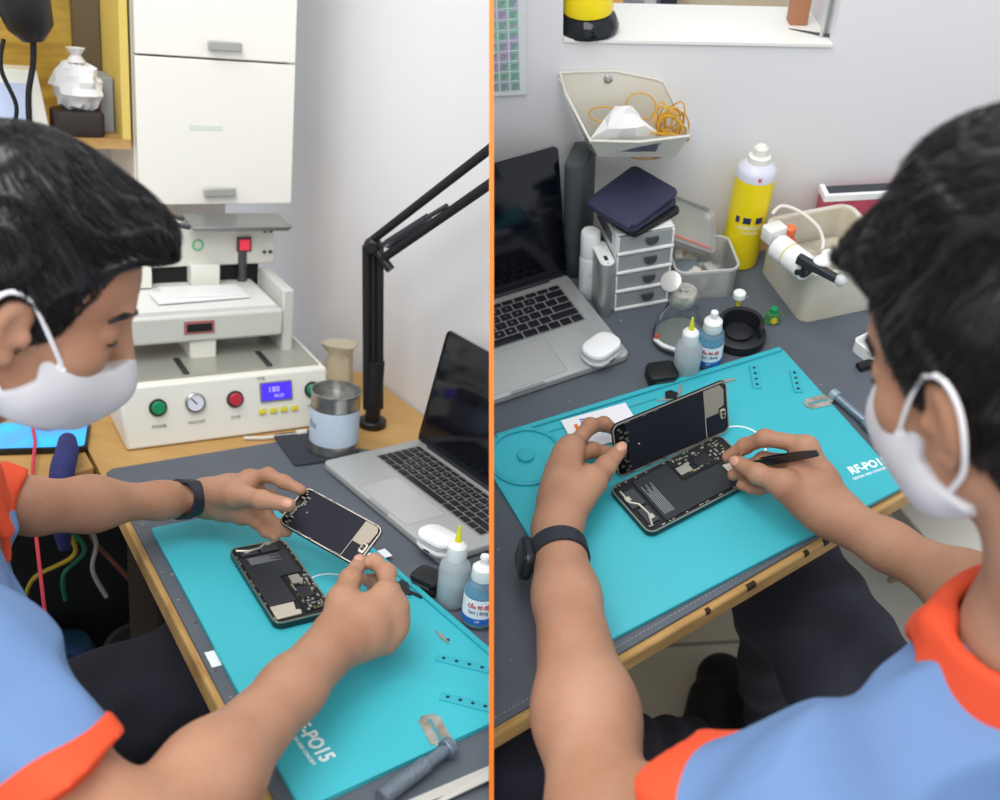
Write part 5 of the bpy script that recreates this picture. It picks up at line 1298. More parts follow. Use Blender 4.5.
q = G(818, 402, zt); razor_blade((q.x, q.y, zt), ang(G(805, 405, zt), G(832, 399, zt)), 'razor blade on the mat behind the right hand with tweezers', .036, .019)
p0, p1 = G(832, 393, .012), G(868, 424, .012); d = p1-p0; d *= 2.2; Lh = d.length
th = thing('knurled_handle', 'blue-grey metal handle lying at the mat edge in front of the mask', 'tool handle', mx=frame(p0, d, Vector((0, 0, 1)).cross(d)))
b = B(); rod2(b, 0, .010, .0075); part(b, 'cap', pm('cap_pale', (156, 178, 188), .3, metal=.5), th, bev=.001)
b = B(); rod2(b, .010, Lh*.42, .0055); part(b, 'neck', STG, th)
b = B(); rod2(b, Lh*.42, Lh, .0078); part(b, 'grip', pm('knurl', (0, 0, 0)), th, bev=.001)
q = G(860, 372); b = B(); b.tube([q+Vector((-.004, .0, .008)), q+Vector((.01, .004, .01)), q+Vector((.04, .0, .01)), q+Vector((.08, .01, .01))], .0065, 10); solo(b, 'black_cable', BLACKM, 'black cable end on the bench beside the forehead of the bowed man', 'cable')
pA = P(846, 336, 1.30)
q = G(848, 352); th = thing('white_tray', 'corner of a white tray standing on the bench before the forehead', 'tray', (q.x+.004, q.y-.004, .0044), radians(-62))
b = B(); wallring(b, .11, .07, .018, .003, .008, 0, c=(.05, .035)); part(b, 'tray_body', WHITE, th)

# ---- tweezers in the right hand (built with the hand's frame)
t0, t1 = P(733, 466, 1.165), P(818, 453, 1.055); d = t1-t0
th = thing('tweezers', 'dark steel tweezers held in the right hand over the open phone', 'tweezers', mx=frame(t0, d, Vector((0, 0, 1))))
L_ = d.length
for s in (-1, 1):
    b = B()
    prof = [(0, .0006, .0004), (.2, .0035, .0016), (.5, .0046, .0028), (.8, .0044, .0016), (.98, .0036, .0006), (1, .003, .0004)]
    rings = []
    for t, w, o in prof:
        rings.append([(t*L_, y, s*(o)+z) for y, z in ((-w, -.0006), (w, -.0006), (w, .0006), (-w, .0006))])
    b.loft(rings); part(b, 'arm', pm('tweezer_steel', (86, 88, 92), .3, metal=.85), th)
TWZ = (t0, t1)

# ---- white frame of a stool or rack on the floor behind the knee
q = P(905, 545, 1.75)
th = thing('white_rack', 'white metal frame standing on the floor behind the bowed man', 'rack', (.62, .70, -.759), radians(20))
WF = pm('rack_white', (222, 222, 216), .4)
b = B(); b.box(-.02, .5, -.0, .03, .0, .03); b.box(-.02, .5, .3, .33, .0, .03); part(b, 'foot_rail', WF, th, bev=.003)
for x in (-.01, .47):
    for y in (.0, .3):
        b = B(); b.box(x, x+.025, y, y+.03, .03, .55); part(b, 'post', WF, th, bev=.003)
b = B(); b.box(-.02, .5, -.005, .335, .30, .325); part(b, 'rack_shelf', WF, th, bev=.003)
b = B(); b.box(-.02, .5, -.005, .335, .55, .575); part(b, 'rack_top', WF, th, bev=.003)
q = (.62, .70, -.759)
rr = random.Random(6)
for k in range(4):
    b = B(); b.tube([(0, 0, 0), (.01, .02, .06), (.02, .05, .1), (.03, .1, .07), (.02, .14, .0)], .006, 8)
    M = th.matrix_basis@Matrix.Translation((.03+.07*k, .05+.02*(k % 2), .335))
    solo(b, 'cable_loop', pm('loop%d' % (k % 3), ((200, 190, 150), (60, 60, 64), (226, 224, 220))[k % 3], .5), ('beige', 'dark', 'white', 'second beige')[k]+' cable loop stored on the white metal frame behind the man', 'cable', mx=M)
# ================================================================ THE MAN AT WORK (once in each place)
SKIN = pm('skin', (182, 139, 113), .52, sss=.06, bump=.22, bscale=260, rgb2=(170, 124, 98), vscale=16, spec=.3)
HAIR = pm('black_hair', (17, 17, 20), .33, spec=.5)
SHIRT = pm('blue_polo', (104, 136, 182), .8, bump=.12, bscale=900)
ORANGE = pm('orange_trim', (228, 80, 42), .75, bump=.15, bscale=700)
JEANS = pm('dark_jeans', (54, 56, 70), .85, bump=.3, bscale=600, var=.35, vscale=9)
MASKM = pm('mask_white', (206, 206, 211), .75, bump=.1, bscale=600)
STRAP = pm('mask_strap', (240, 240, 244), .7)
NAIL = pm('nail', (202, 152, 130), .3)
BAND_ = pm('watch_band', (38, 42, 52), .55)

def head_prims():
    P = [el((-.006, 0, .045), (.100, .077, .086)), el((.03, 0, .05), (.066, .064, .062), .02), el((.042, 0, -.02), (.056, .057, .075), .02),
         el((.045, 0, -.058), (.050, .050, .046), .02), el((.074, 0, -.086), (.022, .024, .020), .02),
         rc((.086, -.028, .034), (.086, .028, .034), .014, .014, .012),
         rc((.094, 0, .024), (.116, 0, -.026), .009, .012, .010), el((.114, 0, -.029), (.012, .012, .010), .008)]
    for s in (-1, 1):
        P += [el((.060, s*.040, -.014), (.028, .024, .024), .02), rc((.0, s*.050, -.052), (.06, s*.032, -.082), .018, .017, .025), el((.106, s*.013, -.032), (.011, .009, .008), .006)]
        P += [sub(el((.103, s*.036, .015), (.020, .019, .012)), .012), el((.0785, s*.033, .0135), (.0145, .0170, .0135), .006)]
        P += [rc((.0905, s*.020, .0075), (.084, s*.046, .0080), .0028, .0024, .003)]        # lowered lid edge
        # ear
        R = np.array(Matrix.Rotation(s*-.35, 3, 'Z')@Matrix.Rotation(.15, 3, 'Y'))
        P += [el((-.004, s*.078, .004), (.0175, .010, .0295), .006, R), sub(el((.003, s*.088, .006), (.010, .007, .018), .004, R), .005), el((.012, s*.077, -.004), (.006, .006, .009), .004), el((.0, s*.078, -.026), (.010, .007, .010), .006)]
    P += [rc((.103, -.018, -.056), (.103, .018, -.056), .007, .007, .008), rc((-.022, 0, -.02), (-.045, 0, -.13), .058, .054, .03)]
    return P
def hairline(sgnx=1):
    zs = np.array([-.2, -.075, -.06, -.036, -.03, .0, .03, .055, .08, .098, .110, .4]); xs = np.array([-.06, -.06, -.03, -.012, .030, .036, .044, .054, .066, .084, .2, .9])
    def f(P):
        z = P[..., 2]-.012*np.clip(1-np.abs(P[..., 1])/.08, 0, 1)*0
        x = P[..., 0]; y = np.abs(P[..., 1])
        xh = np.interp(z, zs, xs)
        return (x-xh)*.75
    return f
def build_person(hf, label, M, rv, neck, pelvis, arms, legs, shirt_cuts, fringe, HS=1.0, seed=1, hair_r=1.0, loose=1.0, hair_top=.0):
    """M head matrix; rv unit vector to the sitter's right; arms: {side: (shoulder, elbow, wrist, fingers)}"""
    fv = Vector((0, 0, 1)).cross(rv); fv = Vector((-rv.y, rv.x, 0))
    base = Vector((pelvis.x, pelvis.y, pelvis.z-.14))
    th = thing('person', label, 'person', base); off = base
    # ---------- body
    M0 = M; M = M0@Matrix.Scale(HS, 4)
    B0 = warp(head_prims(), M0, HS)
    nk_top = M@Vector((-.045, 0, -.12))
    chest = neck-Vector((0, 0, .16))*1.0-fv*.03; 
    B0 += [rc(nk_top, neck, .054, .054, .03), rc(neck, chest, .05, .08, .03), rc(chest, pelvis, .08, .08, .05)]
    lo = [1e9]*3; hi = [-1e9]*3; nails = []
    AR = []
    for s, a in arms.items():
        sh, eb, wr = a['shoulder'], a['elbow'], a['wrist']; f = a.get('fat', 1)
        d = (wr-eb)
        AR += [rc(neck-Vector((0, 0, .06)), sh, .03, .04, .03)]+arm_prims(a)
        nails += a['nails']
    B0 += AR; th_arms = AR
    for lg in legs:
        h0, k0, a0 = lg['hip'], lg['knee'], lg['ankle']
        B0 += [rc(pelvis, h0, .08, .07, .04), rc(h0, k0, .06, .05, .04), rc(k0, a0, .05, .036, .03), rc(a0, lg['toe'], .032, .022, .02)]
    allp = [off]
    pts = [M.translation+Vector((x, y, z)) for x in (-.15, .15) for y in (-.15, .15) for z in (-.2, .17)]+[neck, chest, pelvis]
    for a in arms.values(): pts += [a['shoulder'], a['elbow'], a['wrist']]+a['pts']
    for l in legs: pts += [l['hip'], l['knee'], l['ankle'], l['toe']]
    lo = [min(p[i] for p in pts)-.12 for i in range(3)]; hi = [max(p[i] for p in pts)+.12 for i in range(3)]
    V, Q = surface(B0, lo, hi, .0026)
    body = np_mesh(V, Q, 'body', SKIN, th, off)
    nm = B()
    for c, t, u, r in nails:                                  # nail: centre, along finger, out of the finger
        t = Vector(t).normalized(); u = Vector(u); u = (u-t*u.dot(t)).normalized(); w = t.cross(u)
        nm.m = Matrix(((t.x, w.x, u.x, c[0]), (t.y, w.y, u.y, c[1]), (t.z, w.z, u.z, c[2]), (0, 0, 0, 1)))
        nm.ball((0, 0, 0), (r*.95, r*.72, r*.42), 14, 8)
    if nails: o = mesh_obj(nm, 'fingernails', NAIL, 180); o.parent = th; o.data.transform(Matrix.Translation(-off))
    # ---------- brows and lashes
    for s in (-1, 1):
        b = B(); b.m = M
        b.tube([(.1005, s*.012, .034), (.0985, s*.026, .040), (.088, s*.044, .038), (.076, s*.054, .030)], [.0028, .0042, .0036, .0014], 8)
        o = mesh_obj(b, 'eyebrow', HAIR, 180); o.parent = th; o.data.transform(Matrix.Translation(-off))
        b = B(); b.m = M
        b.tube([(.0925, s*.020, .0062), (.0935, s*.032, .0050), (.0885, s*.045, .0060), (.083, s*.052, .0078)], [.0008, .0019, .0018, .0008], 8)
        o = mesh_obj(b, 'eyelashes', HAIR, 180); o.parent = th; o.data.transform(Matrix.Translation(-off))
    # ---------- hair
    Hh = [el((-.010, 0, .052), (.108*hair_r, .087, .097)), el((-.02, 0, .10+hair_top), (.085, .068, .055), .03)]+[el(c, r, .03) for c, r in fringe]+[el((-.045, 0, -.02), (.068, .074, .065), .03)]
    Hh += [cut(hairline(), .012), sub(el((-.002, .086, .0), (.023, .03, .034)), .008), sub(el((-.002, -.086, .0), (.023, .03, .034)), .008)]
    Hh += [cut(lambda P: -(P[..., 2]+.085), .01)]
    def hd(P):
        q = (P-np.array(M.translation))@np.array(M0.to_3x3())/HS
        a = np.arctan2(q[..., 1], q[..., 0]+.04); r = np.linalg.norm(q, axis=-1)
        t = q[..., 1]*95+q[..., 2]*30+2.2*np.sin(q[..., 0]*45)+1.5*np.sin(q[..., 2]*60)
        return .0016*np.sin(t*1.7)+.0010*np.sin(t*3.7+q[..., 0]*40)
    c = M.translation; V, Q = surface(warp(Hh, M0, HS), [c[i]-.20 for i in range(3)], [c[i]+.22 for i in range(3)], .0026, hd)
    hair = np_mesh(V, Q, 'hair', HAIR, th, off)
    # loose strands on the hair
    rr = random.Random(seed); Mi = M.inverted(); b = B(); nv = len(V)
    crown = Vector((-.05, .01, .14))
    f_sdf = lambda p: float(sdf_eval(Hh, np.array([p]))[0])
    loc = (V-np.array(M.translation))@np.array(M0.to_3x3())/HS
    sel = rr.sample(range(nv), min(nv, 4200)); Pp = loc[sel]
    # vectorised tracing
    E_ = .003
    def grad(Pq):
        g = np.stack([sdf_eval(Hh, Pq+np.eye(3)[i]*E_)-sdf_eval(Hh, Pq-np.eye(3)[i]*E_) for i in range(3)], -1)
        return g/np.maximum(np.linalg.norm(g, axis=-1, keepdims=True), 1e-9)
    tr = [Pp]; cur = Pp.copy(); rng = np.random.RandomState(seed); jit = rng.normal(0, .13, cur.shape); ln = rng.uniform(.004, .0085, (len(cur), 1)); lift = rng.uniform(.0002, .0016, (len(cur), 1))
    for k in range(6):
        g = grad(cur); fl = cur-np.array(crown); fl = fl/np.linalg.norm(fl, axis=-1, keepdims=True)+np.array([.45, 0, -.12])+jit
        fl = fl-(fl*g).sum(-1, keepdims=True)*g; fl /= np.maximum(np.linalg.norm(fl, axis=-1, keepdims=True), 1e-9)
        cur = cur+fl*ln; d = sdf_eval(Hh, cur)[:, None]; cur = cur-g*(d-.0008-lift*(k+1)*.45); tr.append(cur.copy())
    tr = np.stack(tr, 1); vs = []; fs = []
    R_, t_ = np.array(M0.to_3x3())*HS, np.array(M.translation)
    G_ = grad(tr.reshape(-1, 3)).reshape(tr.shape)
    for i in range(len(tr)):
        b0 = len(vs); w0 = rng.uniform(.0005, .0011)
        for k in range(7):
            p = tr[i, k]; g = G_[i, k]; t = tr[i, min(k+1, 6)]-tr[i, max(k-1, 0)]; sdir = np.cross(t, g); sdir /= max(np.linalg.norm(sdir), 1e-9)
            w = w0*(1-.85*k/6)
            for o3 in (sdir*w, -sdir*w, g*w*.8): vs.append(R_@(p+o3)+t_-np.array(off))
        for k in range(6):
            for e in range(3):
                a, c2 = b0+3*k+e, b0+3*k+(e+1) % 3; fs.append((a, c2, c2+3, a+3))
    me = hair.data; nvh = len(me.vertices); allv = [tuple(v.co) for v in me.vertices]+[tuple(v) for v in vs]; allf = [tuple(p.vertices) for p in me.polygons]+[tuple(nvh+i for i in f) for f in fs]
    m2 = bpy.data.meshes.new('hair'); m2.from_pydata(allv, [], allf); m2.update()
    for p in m2.polygons: p.use_smooth = True
    m2.materials.append(HAIR); hair.data = m2
    # ---------- mask
    Fm = [el((.046, 0, -.045), (.064, .0675, .066)), el((.072, 0, -.045), (.060, .046, .050), .015), rc((.102, 0, -.004), (.110, 0, -.045), .012, .012, .02), rc((.110, 0, -.045), (.084, 0, -.094), .010, .014, .03), rc((-.0, -.053, -.064), (-.0, .053, -.064), .019, .019, .02), rc((.03, -.048, -.07), (.03, .048, -.07), .02, .02, .02), el((.04, 0, -.085), (.045, .055, .026), .02)]
    zt_ = lambda x: np.interp(x, [-.02, .03, .05, .075, .10, .115, .14], [-.048, -.030, -.010, -.022, -.022, -.013, -.012])
    Fm += [cut(lambda P: -(P[..., 2]+.088+.16*np.clip(P[..., 0], 0, 1))*.98, .006)]
    Fm += [cut(lambda P: (P[..., 2]-zt_(P[..., 0]))*.8, .003),
           cut(lambda P: -(P[..., 0]-np.interp(P[..., 2], [-.2, -.085, -.070, -.056, -.044, -.03, .1], [.004, .0, -.004, .022, .036, .034, .026]))*.7, .003)]
    V, Q = surface(warp(Fm, M0, HS), [c[i]-.17 for i in range(3)], [c[i]+.17 for i in range(3)], .0022)
    mk = np_mesh(V, Q, 'face_mask', MASKM, th, off)
    b = B(); b.m = M
    for s in (-1, 1):
        b = B(); b.m = M
        cp = [(.052, s*.064, -.022), (.030, s*.075, .006), (.010, s*.083, .030), (-.006, s*.087, .039), (-.019, s*.089, .034), (-.026, s*.089, .016), (-.024, s*.087, -.010), (-.012, s*.078, -.036), (.006, s*.070, -.056), (.018, s*.065, -.068)]
        pts_ = [Vector(p) for p in cp]; sm = []
        for i in range(len(pts_)-1):
            p0, p1, p2, p3 = pts_[max(i-1, 0)], pts_[i], pts_[i+1], pts_[min(i+2, len(pts_)-1)]
            for j in range(5):
                t = j/5; sm.append(.5*((2*p1)+(p2-p0)*t+(2*p0-5*p1+4*p2-p3)*t*t+(3*p1-p0-3*p2+p3)*t**3))
        sm.append(pts_[-1])
        b.tube(sm, .0015, 8, sy=1.5)
        b.box(.047, .056, s*.0625-.002, s*.0625+.002, -.027, -.017)
        o = mesh_obj(b, 'ear_loop', STRAP, 60); o.parent = mk; o.data.transform(Matrix.Translation(-off))
    b = B(); b.m = M; b.tube([(.1165, 0, -.010), (.1230, 0, -.045), (.093, 0, -.105)], [.0007]*3, 6); o = mesh_obj(b, 'centre_seam', STRAP, 60); o.parent = mk; o.data.transform(Matrix.Translation(-off))
    # ---------- polo shirt
    ch = chest
    S = []
    for s in (-1, 1):
        sv = rv*(s*.085)
        S += [rc(neck+sv*.6-Vector((0, 0, .085))-fv*.01, ch+sv, .056, .105, .05), rc(ch+sv, pelvis+sv*.9, .105, .118, .06)]
    S += [rc(neck-Vector((0, 0, .02)), ch, .062, .10, .05)]
    sleeve_sets = []
    for s, a in arms.items():
        sh, eb = a['shoulder'], a['elbow']; cp = sh+(eb-sh)*a['cuff']; d = (eb-sh).normalized(); cn = a.get('cuffn', d)
        sl = [rc(neck-Vector((0, 0, .065)), sh, .046, .062*loose*a.get('sl', 1), .04), rc(sh, sh+(eb-sh)*1.2, .070*loose*a.get('sl', 1), .068*loose*a.get('sl', 1), .035)]
        S += [(op, (lambda f, p=cp, n=cn: (lambda P: smax(f(P), plane(p, n)(P), .004)))(f), k) for op, f, k in sl[1:]]+sl[:1]
        sleeve_sets.append((sl[1], cp, cn))
    ncut = neck+Vector((0, 0, .028))
    S += [sub(rc(nk_top, neck-Vector((0, 0, .01)), .058, .062), .006)]
    def sd(P):
        a = P@np.array([31., 22, 17]); b2 = P@np.array([-19., 34, 25]); c3 = P@np.array([11., -27, 38])
        return .0035*np.sin(a+2*np.sin(b2*.7))+.0085*np.abs(np.sin(b2*.62+1.2*np.sin(c3*.5)+.6*np.sin(a*.9)))-.005+.0016*np.sin(c3*2.3)
    V, Q = surface(S, lo, hi, .0045, sd)
    np_mesh(V, Q, 'polo_shirt', SHIRT, th, off)
    for pr, cp, cn in sleeve_sets:
        f0 = pr[1]; n = Vector(cn).normalized(); wd_ = .026
        Cf = [('u', lambda P, f=f0: f(P)-.003, .01), cut(plane(cp+n*.0015, n), .001), cut(plane(cp-n*wd_, -n), .001)]
        q = cp; V, Q = surface(Cf, [q[i]-.13 for i in range(3)], [q[i]+.13 for i in range(3)], .003, sd)
        np_mesh(V, Q, 'sleeve_hem', ORANGE, th, off)
    # collar: folded band round the neck
    up = (nk_top-neck).normalized()
    Cl = [rc(neck-up*.034, neck+up*.026, .089, .068, .01), sub(rc(neck-up*.08, neck+up*.06, .066, .060), .003), cut(plane(neck+up*.020, up+fv*.25), .004), cut(plane(neck-up*.033-fv*.02, -(up*.9-fv*.12)), .003)]
    for s in (-1, 1):
        q = neck+fv*.070+rv*(s*.036)-Vector((0, 0, .030)); Cl.append(rc(neck+fv*.056+rv*(s*.046)-up*.01, q-Vector((0, 0, .02)), .013, .009, .012))
    Cl.append(rc(neck+fv*.070-Vector((0, 0, .04)), ch+fv*.100+Vector((0, 0, .06)), .010, .008, .012))
    V, Q = surface(Cl, [neck[i]-.2 for i in range(3)], [neck[i]+.2 for i in range(3)], .003)
    np_mesh(V, Q, 'collar', ORANGE, th, off)
    # ---------- jeans
    J = []
    for lg in legs:
        J += [rc(pelvis, lg['hip'], .115, .10, .06), rc(lg['hip'], lg['knee'], .100, .076, .05), rc(lg['knee'], lg['ankle'], .074, .052, .04)]
    for lg in legs: J += [('s', (lambda p, n: (lambda P: np.where(np.linalg.norm(P-np.array(p), axis=-1) < .16, -plane(p, n)(P), 9.)))(lg['ankle']-(lg['ankle']-lg['knee'])*.08, (lg['ankle']-lg['knee'])), .004)]
    def jd(P):
        a = P@np.array([44., 30, 21]); b2 = P@np.array([-30., 40, 36])
        return .003*np.sin(a+2*np.sin(b2*.6))+.002*np.sin(b2*1.7+2*np.sin(a*.5))
    V, Q = surface(J, lo, hi, .0055, jd)
    np_mesh(V, Q, 'jeans', JEANS, th, off)
    for lg in legs:
        a0, t0 = lg['ankle'], lg['toe']; d = (t0-a0); d.z = 0; d.normalize(); zf = lg['floor']
        Sp = [rc((a0.x-d.x*.04, a0.y-d.y*.04, zf+.030), (t0.x, t0.y, zf+.030), .040, .042, .02), rc(a0+d*.05-Vector((0, 0, .01)), (t0.x, t0.y, zf+.035), .036, .040, .02), cut(lambda P, z=zf: z-P[..., 2], .004), sub(rc(a0+Vector((0, 0, .1)), a0-d*.02, .045, .04), .006)]
        q = (a0+t0)/2; V, Q = surface(Sp, [q[i]-.22 for i in range(3)], [q[i]+.22 for i in range(3)], .004)
        np_mesh(V, Q, 'slipper', BLACKM, th, off)
    return th

def arm_prims(a):
    sh, eb, wr = a['shoulder'], a['elbow'], a['wrist']; f = a.get('fat', 1); d = wr-eb
    return [rc(sh, eb, .046, .043*f, .03), rc(eb, eb+d*.30, .043*f, .0455*f, .03), rc(eb+d*.30, eb+d*.72, .0455*f, .0335*f, .03), rc(eb+d*.72, wr, .0335*f, .0275*a.get('wf', 1), .02)]+a['hand']
def hand_from(hf, wrist_p, mcps, fingers, r=1.0, thenar=None, palm_r=.0135, nails=()):
    "fingers: lists of (px, py, depth[, radius]); mcps: knuckle points (px, py, depth)"
    prim = []; pts = []; nl = []
    W = wrist_p
    mc = [hf.P(*m) for m in mcps]
    for i, m in enumerate(mc):
        w = W+(m-W)*.12
        prim.append(rc(w, m, .017*r, palm_r*r*.86, .016)); pts.append(m)
    for a, b in zip(mc, mc[1:]): prim.append(rc(a, b, palm_r*r*.82, palm_r*r*.82, .010)); prim.append(rc(W+(a-W)*.55, W+(b-W)*.55, palm_r*r, palm_r*r, .014))
    for f in fingers:
        P_ = [hf.P(*q[:3]) for q in f]; R_ = [q[3]*r for q in f]
        for (a, ra), (b, rb) in zip(zip(P_, R_), zip(P_[1:], R_[1:])): prim.append(rc(a, b, ra, rb, .0045))
        for p, q in zip(P_[1:-1], R_[1:-1]): prim.append(el(p, (q*1.06,)*3, .004))
        pts += P_
    for i, o in nails:                                        # finger index, outward direction
        f = fingers[i]; a, b = hf.P(*f[-2][:3]), hf.P(*f[-1][:3]); t = (b-a).normalized(); q = f[-1][3]*r
        o = Vector(o); o = (o-t*o.dot(t)).normalized(); nl.append((b+o*q*.80-t*q*.05, t, o, q))
    if thenar: prim += [rc(hf.P(*thenar[0][:3]), hf.P(*thenar[1][:3]), thenar[0][3]*r, thenar[1][3]*r, .018)]
    return prim, pts, nl
def wrist_watch(hf, th, prims, wr, eb, rad, case_dir=None, band=.019, t=.004, at=.0, nm='wristwatch'):
    ax = (eb-wr).normalized(); c = wr+ax*at
    x = Vector(case_dir) if case_dir is not None else Vector((0, 0, 1)); x = (x-ax*x.dot(ax)).normalized(); y = ax.cross(x)
    off = th.matrix_basis.translation
    M = Matrix(((x.x, y.x, ax.x, c.x), (x.y, y.y, ax.y, c.y), (x.z, y.z, ax.z, c.z), (0, 0, 0, 1)))
    b = B(); b.m = M
    n = 48; zs = [-band/2, -band/4, 0, band/4, band/2]; rs = np.linspace(.008, .06, 105); R3_ = np.array(M.to_3x3()); c3 = np.array(c); pf = []
    for z in zs:                                             # follow the wrist all round
        row = []
        for i in range(n):
            d = R3_@np.array([cos(2*pi*i/n), sin(2*pi*i/n), 0]); D = sdf_eval(prims, c3+R3_@np.array([0, 0, z])+rs[:, None]*d)
            k = np.nonzero(D > 0)[0]; row.append(rs[k[0]] if len(k) else .03)
        pf.append(row)
    mx = [max(p[i] for p in pf) for i in range(n)]; mx = [sum(mx[(i+j) % n] for j in range(-3, 4))/7 for i in range(n)]
    rad = mx[0]; edge = [-band/2, -band/2+.001, band/2-.001, band/2]
    rings = [[((mx[i]+o)*cos(2*pi*i/n), (mx[i]+o)*sin(2*pi*i/n), z) for i in range(n)] for o, z in zip((-.001, t, t, -.001), edge)]; rings.append(rings[0])
    b.loft(rings, cap=False); o = mesh_obj(b, nm, BAND_, 35); o.parent = th; o.data.transform(Matrix.Translation(-off))
    if case_dir is not None:
        b = B(); b.m = M@Matrix.Translation((rad+.001, 0, 0))@Matrix.Rotation(pi/2, 4, 'Y')@Matrix.Rotation(pi/2, 4, 'Z')
        b.rbox(.036, .042, .011, .011, 0, .003, seg=8); k = mesh_obj(b, 'watch_case', pm('watch_case', (46, 50, 58), .3, metal=.5), 35); k.parent = o; k.data.transform(Matrix.Translation(-off))
        b = B(); b.m = M@Matrix.Translation((rad+.0115, 0, 0))@Matrix.Rotation(pi/2, 4, 'Y')@Matrix.Rotation(pi/2, 4, 'Z')
        b.rbox(.031, .037, .0012, .009, 0, .0004, seg=8); k2 = mesh_obj(b, 'watch_glass', pm('watch_glass', (8, 9, 12), .08), 35); k2.parent = o; k2.data.transform(Matrix.Translation(-off))
    return o
def head_matrix(a, p, r, pos):
    a, p, r = radians(a), radians(p), radians(r)
    f = Vector((cos(a)*cos(p), sin(a)*cos(p), -sin(p))); u = Vector((cos(a)*sin(p), sin(a)*sin(p), cos(p))); y = u.cross(f)
    y2 = y*cos(r)+u*sin(r); u2 = -y*sin(r)+u*cos(r)
    return Matrix(((f.x, y2.x, u2.x, pos[0]), (f.y, y2.y, u2.y, pos[1]), (f.z, y2.z, u2.z, pos[2]), (0, 0, 0, 1)))

# ---------------------------------------------------------------- left place: seen in profile, holding the screen
CUR = LH; h = LH; P = h.P
camL = lambda p: (Vector(h.o)-p).normalized()
M = head_matrix(25.7, 23.3, .3, Vector(P(12, 332, .735))+Vector((-sin(radians(25.7)), cos(radians(25.7)), 0))*.066)
neck = Vector((-.506, .750, .222)); pelvis = Vector((-.70, .64, -.24)); rvL = Vector((.57, -.82, 0)).normalized()
wl_w = P(205, 498, 1.23); el_ = P(34, 507, 1.08); shl = Vector((-.61, .90, .14))
lf = [[(252, 478, 1.175, .0085), (268, 475, 1.172, .0082), (284, 482, 1.168, .0076), (301, 490, 1.165, .0066)],
      [(256, 492, 1.185, .0088), (272, 498, 1.187, .0083), (286, 507, 1.182, .0077), (297, 514, 1.176, .0068)],
      [(252, 508, 1.185, .0088), (266, 516, 1.185, .0082), (277, 526, 1.175, .0075), (287, 532, 1.168, .0066)],
      [(244, 515, 1.18, .0082), (257, 522, 1.178, .0075), (266, 531, 1.17, .0068), (275, 537, 1.165, .006)],
      [(214, 494, 1.205, .0135), (236, 493, 1.165, .0118), (262, 500, 1.132, .0102), (289, 505, 1.124, .0082)]]
hl, hp, nl = hand_from(h, wl_w, [(250, 480, 1.18), (253, 493, 1.19), (249, 506, 1.19), (242, 514, 1.185)], lf, thenar=[(212, 496, 1.205, .017), (238, 494, 1.165, .013)], nails=[(4, camL(P(289, 505, 1.12))+Vector((0, 0, .25)))])
wr_ = P(336, 642, .965); er_ = P(134, 858, .690); shr = P(-32, 684, .75)
rf = [[(388, 592, 1.005, .0098), (387, 573, 1.035, .0092), (375, 562, 1.060, .0082), (366, 562, 1.078, .0072)],
      [(396, 606, 1.01, .0098), (391, 590, 1.05, .0092), (378, 582, 1.075, .0084), (368, 580, 1.085, .0075)],
      [(396, 625, 1.01, .0096), (391, 612, 1.045, .0090), (380, 600, 1.07, .0082), (370, 596, 1.08, .0074)],
      [(386, 641, 1.005, .009), (382, 629, 1.035, .0082), (374, 618, 1.055, .0075), (366, 612, 1.06, .0068)],
      [(342, 628, .985, .0145), (343, 600, .995, .0122), (350, 580, 1.020, .0108), (359, 564, 1.055, .0084)]]
hr, hq, nr = hand_from(h, wr_, [(386, 594, 1.0), (394, 608, 1.005), (394, 626, 1.005), (384, 641, 1.0)], rf, thenar=[(338, 634, .98, .019), (344, 604, .995, .014)], palm_r=.0145, nails=[(4, camL(P(359, 564, 1.05))+Vector((-.2, 0, .6)))])
PL = build_person(h, 'man seen in profile in white mask and blue polo, holding up a phone screen', M, rvL, neck, pelvis,
    {'left': dict(shoulder=shl, elbow=el_, wrist=wl_w, hand=hl, pts=hp, nails=nl, cuff=.86, fat=.58, wf=.76, sl=.62),
     'right': dict(shoulder=shr, elbow=er_, wrist=wr_, hand=hr, pts=hq, nails=nr, cuff=.58, cuffn=(P(60, 850, .72)-P(0, 760, .72)).normalized(), fat=.79, wf=1.0)},
    [dict(hip=Vector((-.60, .56, -.25)), knee=Vector((-.22, .83, -.235)), ankle=Vector((-.22, .84, -.685)), toe=Vector((-.10, .92, -.735)), floor=-.76),
     dict(hip=Vector((-.70, .73, -.25)), knee=Vector((-.34, 1.07, -.215)), ankle=Vector((-.33, 1.07, -.685)), toe=Vector((-.21, 1.15, -.735)), floor=-.76)],
    None, [((.056, -.01, .114), (.050, .058, .032)), ((.078, -.015, .108), (.028, .044, .018))], seed=3, HS=.83, hair_top=.010, loose=.84)
AML = arm_prims(dict(shoulder=shl, elbow=el_, wrist=wl_w, hand=hl, fat=.58, wf=.76))
wrist_watch(h, PL, AML, wl_w, el_, .0295, None, .016, .0028, at=.030, nm='wristband')

